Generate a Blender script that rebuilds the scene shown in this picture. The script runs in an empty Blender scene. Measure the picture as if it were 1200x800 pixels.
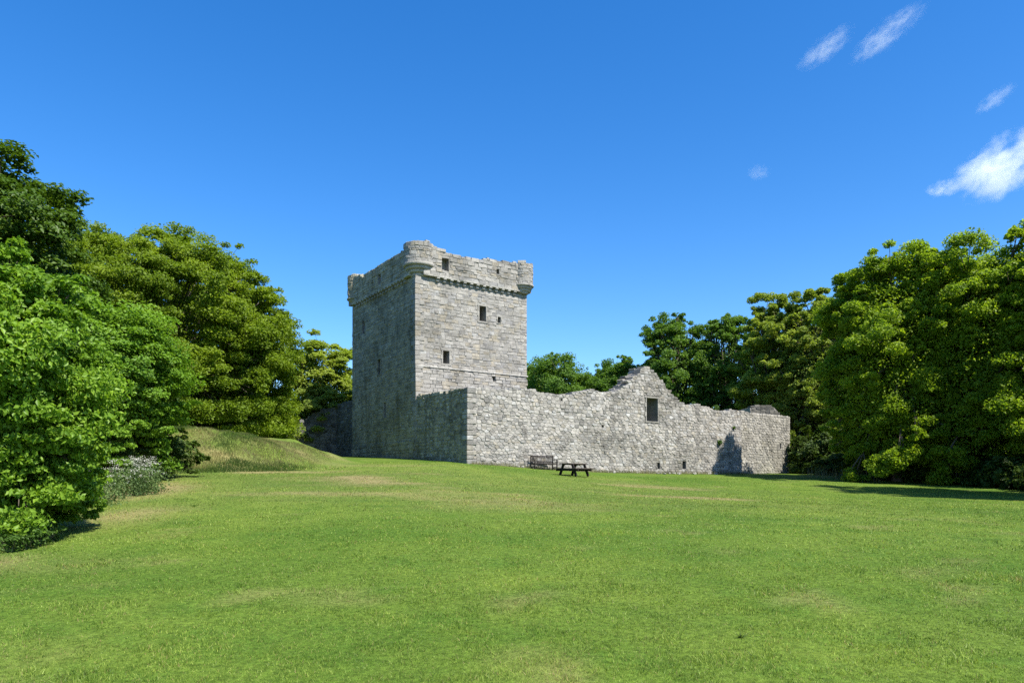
import bpy, bmesh, math, random
import numpy as np
from mathutils import Vector

random.seed(7)
RNG = np.random.default_rng(7)
SC = bpy.context.scene
COL = SC.collection
rad = math.radians

# ------------------------------------------------------------------ camera, world, sun, exposure
EYE = 1.6
cam = bpy.data.cameras.new('camera')
cam.lens = 25.5
cam.sensor_width = 36
cam.sensor_fit = 'HORIZONTAL'
cam.shift_y = 0.1358
cam.clip_start = 0.1
cam.clip_end = 20000
cam_ob = bpy.data.objects.new('camera', cam)
cam_ob.location = (0, 0, EYE)
cam_ob.rotation_euler = (rad(90), 0, 0)
COL.objects.link(cam_ob)
SC.camera = cam_ob

SUN_AZ = 46.0        # degrees clockwise from straight behind the camera towards the right
SUN_EL = 53.0
sx, sy, sz = (math.sin(rad(SUN_AZ)) * math.cos(rad(SUN_EL)), -math.cos(rad(SUN_AZ)) * math.cos(rad(SUN_EL)), math.sin(rad(SUN_EL)))

world = bpy.data.worlds.new('World')
SC.world = world
world.use_nodes = True
wn, wl = world.node_tree.nodes, world.node_tree.links
wn.clear()
w_out = wn.new('ShaderNodeOutputWorld')
w_bg = wn.new('ShaderNodeBackground')
w_bg.inputs['Strength'].default_value = 0.114
sky = wn.new('ShaderNodeTexSky')
sky.sky_type = 'NISHITA'
sky.sun_disc = False
sky.sun_elevation = rad(SUN_EL)
sky.sun_rotation = rad(180.0 - SUN_AZ)
sky.altitude = 0
sky.air_density = 1.0
sky.dust_density = 0.45
sky.ozone_density = 4.0
w_hs = wn.new('ShaderNodeHueSaturation')
w_hs.inputs['Saturation'].default_value = 1.34
w_hs.inputs['Value'].default_value = 1.0
w_hs.inputs['Hue'].default_value = 0.506
wl.new(sky.outputs[0], w_hs.inputs['Color'])
wl.new(w_hs.outputs[0], w_bg.inputs['Color'])
wl.new(w_bg.outputs[0], w_out.inputs['Surface'])

sun = bpy.data.lights.new('sun', 'SUN')
sun.energy = 4.9
sun.angle = rad(0.53)
sun.color = (1.0, 0.95, 0.86)
sun_ob = bpy.data.objects.new('sun', sun)
sun_ob.rotation_euler = Vector((sx, sy, sz)).to_track_quat('Z', 'Y').to_euler()
sun_ob.location = (30, -20, 40)
COL.objects.link(sun_ob)

SC.view_settings.view_transform = 'Standard'
SC.view_settings.look = 'None'
SC.view_settings.exposure = 1.05
SC.view_settings.gamma = 1.0
SC.view_settings.use_curve_mapping = False
SC.render.engine = 'CYCLES'
SC.cycles.max_bounces = 8
SC.cycles.diffuse_bounces = 5
SC.cycles.glossy_bounces = 2
SC.cycles.transmission_bounces = 5
SC.cycles.transparent_max_bounces = 8
SC.cycles.volume_bounces = 6
SC.cycles.use_denoising = False
SC.cycles.sample_clamp_indirect = 4.0

# ------------------------------------------------------------------ small helpers
def tag(o, label=None, cat=None, group=None, kind=None):
    if label: o['label'] = label
    if cat: o['category'] = cat
    if group: o['group'] = group
    if kind: o['kind'] = kind
    return o

def empty(name, loc, rz=0.0):
    o = bpy.data.objects.new(name, None)
    o.empty_display_size = 0.3
    o.location = loc
    o.rotation_euler = (0, 0, rz)
    COL.objects.link(o)
    return o

def link(name, me, mat=None, parent=None):
    o = bpy.data.objects.new(name, me)
    if mat is not None and len(me.materials) == 0:
        me.materials.append(mat)
    COL.objects.link(o)
    if parent is not None:
        o.parent = parent
        # vertices are given in world space: undo the parent's placement
        if parent.type == 'EMPTY' and not parent.get('local'):
            o.matrix_parent_inverse = parent_matrix(parent).inverted()
    return o

def parent_matrix(p):
    from mathutils import Matrix
    return Matrix.Translation(p.location) @ p.rotation_euler.to_matrix().to_4x4()

def np_mesh(name, V, F, attr=None, attr_name='tint', smooth=False):
    """V (n,3) float, F (m,k) int of one polygon size; attr: per vertex float or (n,3) colour"""
    V = np.ascontiguousarray(V, dtype=np.float32)
    F = np.ascontiguousarray(F, dtype=np.int32)
    me = bpy.data.meshes.new(name)
    me.vertices.add(len(V)); me.vertices.foreach_set('co', V.ravel())
    m, k = F.shape
    me.loops.add(m * k); me.loops.foreach_set('vertex_index', F.ravel())
    me.polygons.add(m); me.polygons.foreach_set('loop_start', np.arange(0, m * k, k, dtype=np.int32))
    if smooth:
        me.polygons.foreach_set('use_smooth', np.ones(m, dtype=bool))
    if attr is not None:
        add_attr(me, attr_name, attr)
    me.update(calc_edges=True)
    return me

def add_attr(me, name, attr):
    attr = np.asarray(attr, dtype=np.float32)
    if attr.ndim == 1:
        a = me.attributes.new(name, 'FLOAT', 'POINT')
        a.data.foreach_set('value', np.ascontiguousarray(attr))
    else:
        a = me.attributes.new(name, 'FLOAT_COLOR', 'POINT')
        c = np.ones((len(attr), 4), dtype=np.float32); c[:, :3] = attr
        a.data.foreach_set('color', c.ravel())

class MB:
    """collects polygons for ONE mesh"""
    def __init__(self):
        self.v, self.f, self.c = [], [], []
    def add(self, vs, fs, col=(0.5, 0.5, 0.5)):
        b = len(self.v)
        self.v.extend(tuple(p) for p in vs)
        self.c.extend([col] * len(vs))
        self.f.extend([tuple(i + b for i in f) for f in fs])
    def box(self, c, ax, ay, az, hx, hy, hz, col=(0.5, 0.5, 0.5), bevel=0.0):
        c, ax, ay, az = Vector(c), Vector(ax), Vector(ay), Vector(az)
        if bevel <= 0:
            vs = [c + ax * (hx * i) + ay * (hy * j) + az * (hz * k) for i in (-1, 1) for j in (-1, 1) for k in (-1, 1)]
            self.add(vs, [(0, 1, 3, 2), (4, 6, 7, 5), (0, 4, 5, 1), (2, 3, 7, 6), (0, 2, 6, 4), (1, 5, 7, 3)], col)
        else:
            bm = bmesh.new(); bmesh.ops.create_cube(bm, size=2)
            for v in bm.verts: v.co = Vector((v.co.x * hx, v.co.y * hy, v.co.z * hz))
            bmesh.ops.bevel(bm, geom=bm.edges[:], offset=bevel, segments=1, affect='EDGES')
            bm.verts.index_update()
            vs = [c + ax * v.co.x + ay * v.co.y + az * v.co.z for v in bm.verts]
            fs = [[v.index for v in f.verts] for f in bm.faces]
            bm.free(); self.add(vs, fs, col)
    def tube(self, pts, rads, n=8, col=(0.5, 0.5, 0.5)):
        pts = [Vector(p) for p in pts]
        vs, fs = [], []
        for i, p in enumerate(pts):
            t = (pts[min(i + 1, len(pts) - 1)] - pts[max(i - 1, 0)]).normalized()
            a = t.cross(Vector((0.31, 0.9, 0.17))).normalized(); b = t.cross(a)
            for k in range(n):
                q = 2 * math.pi * k / n
                vs.append(p + (a * math.cos(q) + b * math.sin(q)) * rads[i])
        for i in range(len(pts) - 1):
            for k in range(n):
                fs.append((i * n + k, i * n + (k + 1) % n, (i + 1) * n + (k + 1) % n, (i + 1) * n + k))
        fs.append(tuple(range(n - 1, -1, -1)))
        fs.append(tuple((len(pts) - 1) * n + k for k in range(n)))
        self.add(vs, fs, col)
    def build(self, name, mat, parent=None, attr=False, smooth=False):
        me = bpy.data.meshes.new(name)
        me.from_pydata([tuple(v) for v in self.v], [], self.f)
        if attr: add_attr(me, 'stone', np.array(self.c))
        if smooth:
            for p in me.polygons: p.use_smooth = True
        me.update()
        return link(name, me, mat, parent)

# value noise in numpy (2-D)
_perm = RNG.random((256, 256))
def vnoise(x, y, s):
    x = np.asarray(x) / s; y = np.asarray(y) / s
    xi = np.floor(x).astype(int); yi = np.floor(y).astype(int)
    fx = x - xi; fy = y - yi
    fx = fx * fx * (3 - 2 * fx); fy = fy * fy * (3 - 2 * fy)
    g = lambda a, b: _perm[a % 256, b % 256]
    return (g(xi, yi) * (1 - fx) + g(xi + 1, yi) * fx) * (1 - fy) + (g(xi, yi + 1) * (1 - fx) + g(xi + 1, yi + 1) * fx) * fy
def fbm(x, y, s):
    return (vnoise(x, y, s) + 0.5 * vnoise(x + 31, y + 17, s / 2.1) + 0.25 * vnoise(x + 71, y - 37, s / 4.3)) / 1.75
def sstep(a, b, x):
    t = np.clip((np.asarray(x, dtype=float) - a) / (b - a), 0, 1)
    return t * t * (3 - 2 * t)

# ------------------------------------------------------------------ materials
def mat_new(name):
    m = bpy.data.materials.new(name); m.use_nodes = True
    n, l = m.node_tree.nodes, m.node_tree.links
    n.clear()
    o = n.new('ShaderNodeOutputMaterial')
    return m, n, l, o

def nodes_mix(n, l, fac, a, b, blend='MIX'):
    mx = n.new('ShaderNodeMix'); mx.data_type = 'RGBA'; mx.blend_type = blend
    for sock, val in ((mx.inputs[0], fac), (mx.inputs[6], a), (mx.inputs[7], b)):
        if hasattr(val, 'is_linked') or hasattr(val, 'links'):
            l.new(val, sock)
        elif isinstance(val, (int, float)):
            sock.default_value = val
        else:
            sock.default_value = (*val, 1)
    return mx.outputs[2]

def ramp(n, l, src, p0, p1):
    r = n.new('ShaderNodeMapRange'); r.inputs[1].default_value = p0; r.inputs[2].default_value = p1
    l.new(src, r.inputs[0])
    return r.outputs[0]

def noise(n, l, vec, scale, detail=4.0, rough=0.55):
    t = n.new('ShaderNodeTexNoise'); t.inputs['Scale'].default_value = scale
    t.inputs['Detail'].default_value = detail; t.inputs['Roughness'].default_value = rough
    l.new(vec, t.inputs['Vector'])
    return t.outputs[0]

def stone_material(name, warm, pale, dark, lichen=(0.30, 0.25, 0.10), lichen_amt=0.35, stain_scale=0.35, streaks=0.35):
    m, n, l, o = mat_new(name)
    geo = n.new('ShaderNodeNewGeometry'); pos = geo.outputs['Position']
    at = n.new('ShaderNodeAttribute'); at.attribute_name = 'stone'
    b = n.new('ShaderNodeBsdfPrincipled')
    b.inputs['Roughness'].default_value = 0.92
    b.inputs['Specular IOR Level'].default_value = 0.15
    fine = noise(n, l, pos, 9.0, 6.0, 0.7)
    grain = noise(n, l, pos, 38.0, 3.0, 0.6)
    big = noise(n, l, pos, stain_scale, 5.0, 0.6)
    mid = noise(n, l, pos, 1.7, 5.0, 0.65)
    c = nodes_mix(n, l, ramp(n, l, fine, 0.30, 0.72), at.outputs['Color'], pale, 'MIX')
    c = nodes_mix(n, l, 0.55, at.outputs['Color'], c)
    c = nodes_mix(n, l, ramp(n, l, mid, 0.52, 0.74), c, dark)
    c2 = nodes_mix(n, l, 1.0, c, (0.62, 0.62, 0.60), 'MULTIPLY')
    c = nodes_mix(n, l, ramp(n, l, big, 0.50, 0.68), c, c2)
    mp = n.new('ShaderNodeMapping'); mp.inputs['Scale'].default_value = (1.0, 1.0, 0.10); l.new(pos, mp.inputs[0])
    streak = noise(n, l, mp.outputs[0], 1.3, 4.0, 0.6)
    sk = n.new('ShaderNodeMath'); sk.operation = 'MULTIPLY'; sk.inputs[1].default_value = streaks
    l.new(ramp(n, l, streak, 0.54, 0.68), sk.inputs[0])
    c = nodes_mix(n, l, sk.outputs[0], c, dark)
    lm = n.new('ShaderNodeMath'); lm.operation = 'MULTIPLY'; lm.inputs[1].default_value = lichen_amt
    l.new(ramp(n, l, noise(n, l, pos, 0.9, 6.0, 0.7), 0.58, 0.70), lm.inputs[0])
    c = nodes_mix(n, l, lm.outputs[0], c, lichen)
    if warm: c = nodes_mix(n, l, 1.0, c, warm, 'MULTIPLY')      # overall tint, also puts shade into the colour of unlit walls
    g2 = nodes_mix(n, l, ramp(n, l, grain, 0.35, 0.7), (0.55, 0.55, 0.55), (1.2, 1.2, 1.2))
    c = nodes_mix(n, l, 1.0, c, g2, 'MULTIPLY')
    l.new(c, b.inputs['Base Color'])
    bp = n.new('ShaderNodeBump'); bp.inputs['Strength'].default_value = 0.7; bp.inputs['Distance'].default_value = 0.05
    l.new(fine, bp.inputs['Height']); l.new(bp.outputs[0], b.inputs['Normal'])
    l.new(b.outputs[0], o.inputs['Surface'])
    return m

def simple_material(name, col, rough=0.8, var=0.3, scale=6.0, spec=0.2, stretch=None):
    m, n, l, o = mat_new(name)
    b = n.new('ShaderNodeBsdfPrincipled'); b.inputs['Roughness'].default_value = rough
    b.inputs['Specular IOR Level'].default_value = spec
    tc = n.new('ShaderNodeTexCoord'); vec = tc.outputs['Object']
    if stretch:
        mp = n.new('ShaderNodeMapping'); mp.inputs['Scale'].default_value = stretch
        l.new(vec, mp.inputs[0]); vec = mp.outputs[0]
    f = noise(n, l, vec, scale, 5.0, 0.65)
    c = nodes_mix(n, l, ramp(n, l, f, 0.3, 0.7), tuple(x * (1 - var) for x in col), tuple(x * (1 + var) for x in col))
    l.new(c, b.inputs['Base Color'])
    bp = n.new('ShaderNodeBump'); bp.inputs['Strength'].default_value = 0.5; bp.inputs['Distance'].default_value = 0.02
    l.new(f, bp.inputs['Height']); l.new(bp.outputs[0], b.inputs['Normal'])
    l.new(b.outputs[0], o.inputs['Surface'])
    return m

def leaf_material(name, c_dark, c_light, trans=0.35, rough=0.45, spec=0.35, patch=0.25):
    m, n, l, o = mat_new(name)
    at = n.new('ShaderNodeAttribute'); at.attribute_name = 'tint'
    geo = n.new('ShaderNodeNewGeometry')
    pn = noise(n, l, geo.outputs['Position'], patch, 3.0, 0.5)
    c = nodes_mix(n, l, at.outputs['Fac'], c_dark, c_light)
    vary = nodes_mix(n, l, ramp(n, l, pn, 0.35, 0.65), (0.82, 0.86, 0.9), (1.15, 1.1, 1.0))
    c = nodes_mix(n, l, 1.0, c, vary, 'MULTIPLY')
    b = n.new('ShaderNodeBsdfPrincipled'); b.inputs['Roughness'].default_value = rough
    b.inputs['Specular IOR Level'].default_value = spec
    l.new(c, b.inputs['Base Color'])
    t = n.new('ShaderNodeBsdfTranslucent')
    tc = nodes_mix(n, l, 1.0, c, (1.25, 1.3, 0.55), 'MULTIPLY')
    l.new(tc, t.inputs['Color'])
    ms = n.new('ShaderNodeMixShader'); ms.inputs[0].default_value = trans
    l.new(b.outputs[0], ms.inputs[1]); l.new(t.outputs[0], ms.inputs[2])
    l.new(ms.outputs[0], o.inputs['Surface'])
    return m

# ------------------------------------------------------------------ ground
def ground_z(x, y):
    x = np.asarray(x, dtype=float); y = np.asarray(y, dtype=float)
    ye = 63 - np.log1p(np.exp(np.clip((63 - y) / 5, -30, 30))) * 5     # rises towards the castle, then levels off
    ye = np.where(y < 20, np.maximum(y, 3.0), ye)
    lin = 0.068 * (ye - 5.5)
    q = x + 3.0
    d = (q + np.sqrt(q * q + 9.0)) / 2 - 1.0
    drop = 1.68 * (1 - np.exp(-np.maximum(d, 0) / 10.5)) * sstep(8, 42, y)
    z = lin - drop
    # grassy bank left of the tower
    foot = 33.0 + (x + 15.0) * 0.75
    across = sstep(-0.6, 7.2, y - foot) * (1 - sstep(9.5, 16, y - foot))
    along = sstep(-9.4, -15.6, x) * (1 - sstep(-24, -33, x))
    z = z + 1.85 * across * along * (0.62 + 0.76 * fbm(x, y, 2.3))
    z = z + 0.05 * (fbm(x, y, 3.0) - 0.5) + 0.10 * (fbm(x + 9, y, 9.0) - 0.5)
    # far land sinks gently to a flat plain
    rr = np.sqrt(x * x + y * y)
    return z * (1 - 0.55 * sstep(150, 900, rr))

def gz(x, y): return float(ground_z(x, y))

def dryness(x, y):
    band = sstep(17, 24, y) * (1 - sstep(36, 46, y)) * sstep(-24, -13, x) * (1 - sstep(6, 16, x))
    nn = fbm(x * 0.55, y * 1.0 + 5, 3.4)
    d = band * (0.10 + 0.70 * sstep(0.50, 0.74, nn))
    edge = np.exp(-(((x + 12.6 - (y - 22) * -0.12) / 1.7) ** 2 + ((y - 24) / 3.6) ** 2)) * 1.7
    edge += np.exp(-(((x + 9.0) / 1.0) ** 2 + ((y - 16.5) / 2.2) ** 2)) * 0.8
    d = np.maximum(d, edge * (0.45 + 0.75 * fbm(x, y, 1.3)))
    foot = 33.0 + (x + 15.0) * 0.75
    crest = sstep(2.5, 6.0, y - foot) * (1 - sstep(12, 16, y - foot)) * sstep(-8.6, -12, x)
    d = np.maximum(d, crest * sstep(0.50, 0.72, fbm(x + 3, y, 1.3)) * 0.6)
    spots = sstep(0.66, 0.85, fbm(x + 100, y * 0.9, 1.1)) * 0.3
    patch2 = np.exp(-(((x + 7.8) / 1.6) ** 2 + ((y - 10.6) / 0.7) ** 2)) * 0.8 * fbm(x, y, 0.6)
    return np.clip(np.maximum(np.maximum(d, spots), patch2), 0, 1)

def build_ground():
    def axis(core0, core1, step, far):
        a = list(np.arange(core0, core1 + step / 2, step))
        s, p = step, core1
        while p < far:
            s *= 1.35; p += s; a.append(p)
        s, p = step, core0
        while p > -far:
            s *= 1.35; p -= s; a.insert(0, p)
        return np.array(a)
    xs = axis(-34, 36, 0.4, 6000); ys = axis(0, 70, 0.4, 6000)
    X, Y = np.meshgrid(xs, ys)
    Z = ground_z(X, Y)
    nx, ny = len(xs), len(ys)
    i = np.arange(nx * ny).reshape(ny, nx)
    F = np.stack([i[:-1, :-1], i[:-1, 1:], i[1:, 1:], i[1:, :-1]], -1).reshape(-1, 4)
    me = np_mesh('lawn', np.stack([X, Y, Z], -1).reshape(-1, 3), F, dryness(X, Y).ravel(), 'dry', True)
    m, n, l, o = mat_new('lawn_grass')
    geo = n.new('ShaderNodeNewGeometry'); pos = geo.outputs['Position']
    at = n.new('ShaderNodeAttribute'); at.attribute_name = 'dry'
    big = noise(n, l, pos, 0.16, 4.0, 0.55); mid = noise(n, l, pos, 0.9, 5.0, 0.6); fine = noise(n, l, pos, 14.0, 5.0, 0.75)
    c = nodes_mix(n, l, ramp(n, l, big, 0.36, 0.64), (0.066, 0.124, 0.014), (0.122, 0.176, 0.026))
    c = nodes_mix(n, l, ramp(n, l, mid, 0.48, 0.72), c, (0.062, 0.125, 0.015))
    c = nodes_mix(n, l, at.outputs['Fac'], c, (0.27, 0.215, 0.11))
    g = nodes_mix(n, l, ramp(n, l, fine, 0.32, 0.70), (0.40, 0.43, 0.36), (1.42, 1.40, 1.35))
    c = nodes_mix(n, l, 1.0, c, g, 'MULTIPLY')
    b = n.new('ShaderNodeBsdfPrincipled'); b.inputs['Roughness'].default_value = 0.9
    b.inputs['Specular IOR Level'].default_value = 0.1
    l.new(c, b.inputs['Base Color'])
    bp = n.new('ShaderNodeBump'); bp.inputs['Strength'].default_value = 0.6; bp.inputs['Distance'].default_value = 0.06
    l.new(fine, bp.inputs['Height']); l.new(bp.outputs[0], b.inputs['Normal'])
    l.new(b.outputs[0], o.inputs['Surface'])
    tag(link('ground', me, m), 'mown green lawn rising to the castle, with straw coloured dry patches', None, None, 'structure')
build_ground()

M_GRASS = leaf_material('grass_blade', (0.056, 0.116, 0.010), (0.320, 0.410, 0.078), 0.36, 0.5, 0.25, 0.5)
M_DRYGRASS = leaf_material('dry_grass_blade', (0.17, 0.14, 0.05), (0.36, 0.30, 0.14), 0.3, 0.7, 0.1, 0.5)

def blades(P, H, W, rng, lean=0.55):
    """one triangle per blade"""
    n = len(P)
    a = rng.uniform(0, 2 * math.pi, n); la = rng.uniform(0, 2 * math.pi, n)
    side = np.stack([np.cos(a), np.sin(a), np.zeros(n)], 1) * (W / 2)[:, None]
    ln = np.abs(rng.normal(0, lean, n))
    tip = np.stack([np.cos(la) * ln * H, np.sin(la) * ln * H, H], 1)
    V = np.empty((n, 3, 3))
    V[:, 0] = P - side; V[:, 1] = P + side; V[:, 2] = P + tip
    return V.reshape(-1, 3), np.arange(3 * n).reshape(-1, 3)

def build_grass():
    rng = np.random.default_rng(3)
    N = 640000
    # more and finer blades close by, fewer and broader ones far off
    r = 4.3 * (56 / 4.3) ** (rng.random(N) ** 1.15)
    th = rng.uniform(-rad(41), rad(41), N)
    x = r * np.sin(th); y = r * np.cos(th)
    keep = (r < 56) & ~((y > 47.5) & (x > -9) & (x - 6 < (y - 47.5) * 1.46)) & ~((x < -9) & (y > 40))
    x, y, r = x[keep], y[keep], r[keep]
    z = ground_z(x, y) - 0.004
    dry = dryness(x, y)
    tuft = fbm(x, y, 0.22)
    H = (0.011 + 0.020 * rng.random(len(x)) * (0.3 + 1.4 * sstep(0.35, 0.7, tuft))) * (1 + 0.6 * sstep(0.55, 0.75, fbm(x + 7, y, 0.8)))
    foot = 33.0 + (x + 15.0) * 0.75
    bank = (y - foot > 0.5) & (y - foot < 15) & (x < -9)
    H = np.where(bank, H * 3.2, H)
    W = np.maximum(0.0046, 0.00085 * r) * rng.uniform(0.7, 1.3, len(x))
    P = np.stack([x, y, z], 1)
    isdry = rng.random(len(x)) < (0.07 + 0.85 * dry)
    t = np.clip(0.8 * (fbm(x, y, 0.35) - 0.5) + 0.7 * (fbm(x * 0.5 + 40, y, 1.9) - 0.5) + 0.42 + 1.25 * (rng.random(len(x)) - 0.5), 0, 1)
    for sel, name, m, lab in ((~isdry, 'grass', M_GRASS, 'short green mown grass blades across the lawn'),
                              (isdry, 'dry_grass', M_DRYGRASS, 'straw coloured dry grass blades scattered through the lawn')):
        V, F = blades(P[sel], H[sel], W[sel], rng, 0.8)
        tag(link(name, np_mesh(name, V, F, np.repeat(t[sel], 3)), m), lab, 'grass', None, 'stuff')
build_grass()

def build_bank_grass():
    rng = np.random.default_rng(44)
    n = 300000
    x = rng.uniform(-30, -8.5, n); y = rng.uniform(28, 46, n)
    foot = 33.0 + (x + 15.0) * 0.75
    k = (x < -10.2 - 0.8 * rng.random(n)) & (y - foot > 0.1) & (y - foot < 9) & (rng.random(n) < 0.25 + 1.1 * fbm(x, y, 0.9))
    x, y, foot = x[k], y[k], foot[k]
    low = 1 - sstep(1.0, 4.0, y - foot)
    H = sstep(-10.0, -13.0, x) * (0.06 + 0.24 * rng.random(len(x)) * fbm(x + 5, y, 0.8)) * (0.7 + 0.6 * low) + 0.02
    V, F = blades(np.stack([x, y, ground_z(x, y) - 0.01], 1), H, np.full(len(x), 0.022), rng, 0.4)
    t = np.clip(0.42 + 2.2 * (fbm(x, y, 1.5) - 0.5) + 0.4 * (rng.random(len(x)) - 0.5) - 0.5 * low, 0, 1)
    tag(link('bank_grass', np_mesh('bank_grass', V, F, np.repeat(t, 3)), leaf_material('rough_grass', (0.042, 0.080, 0.014), (0.250, 0.225, 0.095), 0.30, 0.6, 0.15, 0.6)),
        'rough uncut grass on the bank left of the tower', 'grass', None, 'stuff')
build_bank_grass()

# ------------------------------------------------------------------ masonry toolkit
D = Vector((0.8246, 0.5657, 0)); N_ = Vector((0.5657, -0.8246, 0)); L_ = -N_    # along the front, out of the front, back along the left side
UP = Vector((0, 0, 1))
HOR, FPX = 563.0, 850.0

def uz(px, py, origin, direction):
    """photo point -> (distance along a vertical plane, height)"""
    k = (px - 600) / FPX
    u = (k * origin.y - origin.x) / (direction.x - k * direction.y)
    Y = origin.y + u * direction.y
    return u, EYE + (HOR - py) / FPX * Y

def planar(origin, direction, normal):
    return lambda u, v, d: origin + direction * u + normal * d + UP * (v - origin.z)

def cyl(center, radius, a0, sign=1):
    def f(u, v, d):
        a = a0 + sign * u / radius
        return Vector((center[0] + math.cos(a) * (radius + d), center[1] + math.sin(a) * (radius + d), v))
    return f

def top_fn(pts, rough=0.0, seed=0):
    xs = np.array([p[0] for p in pts]); ys = np.array([p[1] for p in pts])
    return lambda u: float(np.interp(u, xs, ys))

def clip_half(poly, px, py, nx, ny):
    """keep the side where (p - P).n <= 0"""
    out = []
    k = len(poly)
    for i in range(k):
        a, b = poly[i], poly[(i + 1) % k]
        da = (a[0] - px) * nx + (a[1] - py) * ny
        db = (b[0] - px) * nx + (b[1] - py) * ny
        if da <= 0: out.append(a)
        if (da < 0 < db) or (db < 0 < da):
            t = da / (da - db)
            out.append((a[0] + (b[0] - a[0]) * t, a[1] + (b[1] - a[1]) * t))
    return out

def clip_holes(poly, c, holes):
    for (u0, u1, v0, v1) in holes:
        if u0 < c[0] < u1 and v0 < c[1] < v1: return None
        us = [p[0] for p in poly]; vs = [p[1] for p in poly]
        if max(us) <= u0 or min(us) >= u1 or max(vs) <= v0 or min(vs) >= v1: continue
        opts = [(c[0] - u1, u1, 0, -1, 0), (u0 - c[0], u0, 0, 1, 0), (c[1] - v1, 0, v1, 0, -1), (v0 - c[1], 0, v0, 0, 1)]
        best = max(opts, key=lambda t: t[0])
        poly = clip_half(poly, best[1], best[2], best[3], best[4])
        if len(poly) < 3: return None
    return poly

def rubble_polys(L, z0, ztop, w, h, rng, asp=1.55, jit=0.15):
    """irregular stones of a rubble wall: cells of a jittered, roughly coursed point set"""
    seeds = []
    v = z0
    row = 0
    while v < ztop + h:
        hh = h * rng.uniform(0.72, 1.35)
        u = -w * rng.uniform(0.2, 1.0)
        while u < L + w:
            ww = w * rng.uniform(0.55, 1.6)
            cu, cv = u + ww / 2, v + hh / 2 + hh * rng.uniform(-jit, jit)
            if rng.random() < 0.13:
                seeds.append((cu, cv - hh * 0.27)); seeds.append((cu + rng.uniform(-.05, .05), cv + hh * 0.27))
            else:
                seeds.append((cu, cv))
            u += ww
        v += hh; row += 1
    S = np.array(seeds); Q = S.copy(); Q[:, 0] /= asp
    cell = max(w / asp, h) * 2.2
    grid = {}
    keys = np.floor(Q / cell).astype(int)
    for i, k in enumerate(map(tuple, keys)): grid.setdefault(k, []).append(i)
    polys = []
    for i in range(len(Q)):
        x, y = Q[i]; kx, ky = keys[i]
        nb = [j for a in (-1, 0, 1) for b in (-1, 0, 1) for j in grid.get((kx + a, ky + b), []) if j != i]
        if not nb: continue
        dq = Q[nb] - Q[i]; dist = (dq ** 2).sum(1)
        order = np.argsort(dist)[:16]
        poly = [(x - cell, y - cell), (x + cell, y - cell), (x + cell, y + cell), (x - cell, y + cell)]
        for o in order:
            dx, dy = dq[o]
            poly = clip_half(poly, x + dx / 2, y + dy / 2, dx, dy)
            if len(poly) < 3: break
        if len(poly) >= 3:
            polys.append([(p[0] * asp, p[1]) for p in poly])
    return polys

def coursed_polys(L, z0, ztop, w, h, rng, jit=0.025):
    """squared stones in level courses of uneven height"""
    polys = []
    v = z0
    while v < ztop + h:
        hh = h * rng.choice([0.62, 0.8, 0.95, 1.1, 1.3]) * rng.uniform(0.93, 1.07)
        u = -w * rng.uniform(0.1, 0.9)
        while u < L:
            ww = w * rng.uniform(0.45, 1.7)
            def j(): return rng.uniform(-jit, jit)
            if rng.random() < 0.10 and ww < w * 1.2:
                m = hh * rng.uniform(0.35, 0.65)
                polys.append([(u + j(), v + j()), (u + ww + j(), v + j()), (u + ww + j(), v + m + j()), (u + j(), v + m + j())])
                polys.append([(u + j(), v + m + j()), (u + ww + j(), v + m + j()), (u + ww + j(), v + hh + j()), (u + j(), v + hh + j())])
            else:
                polys.append([(u + j(), v + j()), (u + ww + j(), v + j()), (u + ww + j(), v + hh + j()), (u + j(), v + hh + j())])
            u += ww
        v += hh
    return polys

def stone_skin(mb, polys, fmap, L, top, holes, colf, rng, proud=(0.015, 0.06), gap=0.02, inner=0.06, back=0.42, u0=0.0):
    for poly in polys:
        k = len(poly)
        c = (sum(p[0] for p in poly) / k, sum(p[1] for p in poly) / k)
        if c[0] < u0 or c[0] > L: continue
        poly = clip_half(poly, u0, 0, -1, 0)
        if len(poly) >= 3: poly = clip_half(poly, L, 0, 1, 0)
        if len(poly) < 3: continue
        tz = top(c[0])
        if c[1] > tz - 0.02: continue
        poly = clip_half(poly, 0, tz + rng.uniform(-0.06, 0.07), 0, 1)
        if len(poly) < 3: continue
        poly = clip_holes(poly, c, holes)
        if poly is None or len(poly) < 3: continue
        k = len(poly)
        c = (sum(p[0] for p in poly) / k, sum(p[1] for p in poly) / k)
        R = sum(math.hypot(p[0] - c[0], p[1] - c[1]) for p in poly) / k
        if R < 0.035: continue
        s0 = max(0.4, 1 - gap * 0.75 / R)
        s1 = max(0.3, 1 - (gap + inner * rng.uniform(0.6, 1.3)) * 0.75 / R)
        pr = rng.uniform(*proud)
        tu, tv = rng.uniform(-0.07, 0.07), rng.uniform(-0.09, 0.05)
        bk = back if c[1] > tz - 0.55 else 0.10
        vs = []
        for p in poly:
            q = (c[0] + (p[0] - c[0]) * s0, c[1] + (p[1] - c[1]) * s0)
            vs.append(fmap(q[0], q[1], -bk))
        for p in poly:
            q = (c[0] + (p[0] - c[0]) * s0, c[1] + (p[1] - c[1]) * s0)
            vs.append(fmap(q[0], q[1], pr * 0.45))
        for p in poly:
            q = (c[0] + (p[0] - c[0]) * s1, c[1] + (p[1] - c[1]) * s1)
            vs.append(fmap(q[0], q[1], pr + tu * (q[0] - c[0]) + tv * (q[1] - c[1])))
        fs = []
        for i in range(k):
            j = (i + 1) % k
            fs.append((i, j, k + j, k + i)); fs.append((k + i, k + j, 2 * k + j, 2 * k + i))
        fs.append(tuple(range(2 * k, 3 * k)))
        fs.append(tuple(range(k - 1, -1, -1)))
        mb.add(vs, fs, colf(c, rng))

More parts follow.
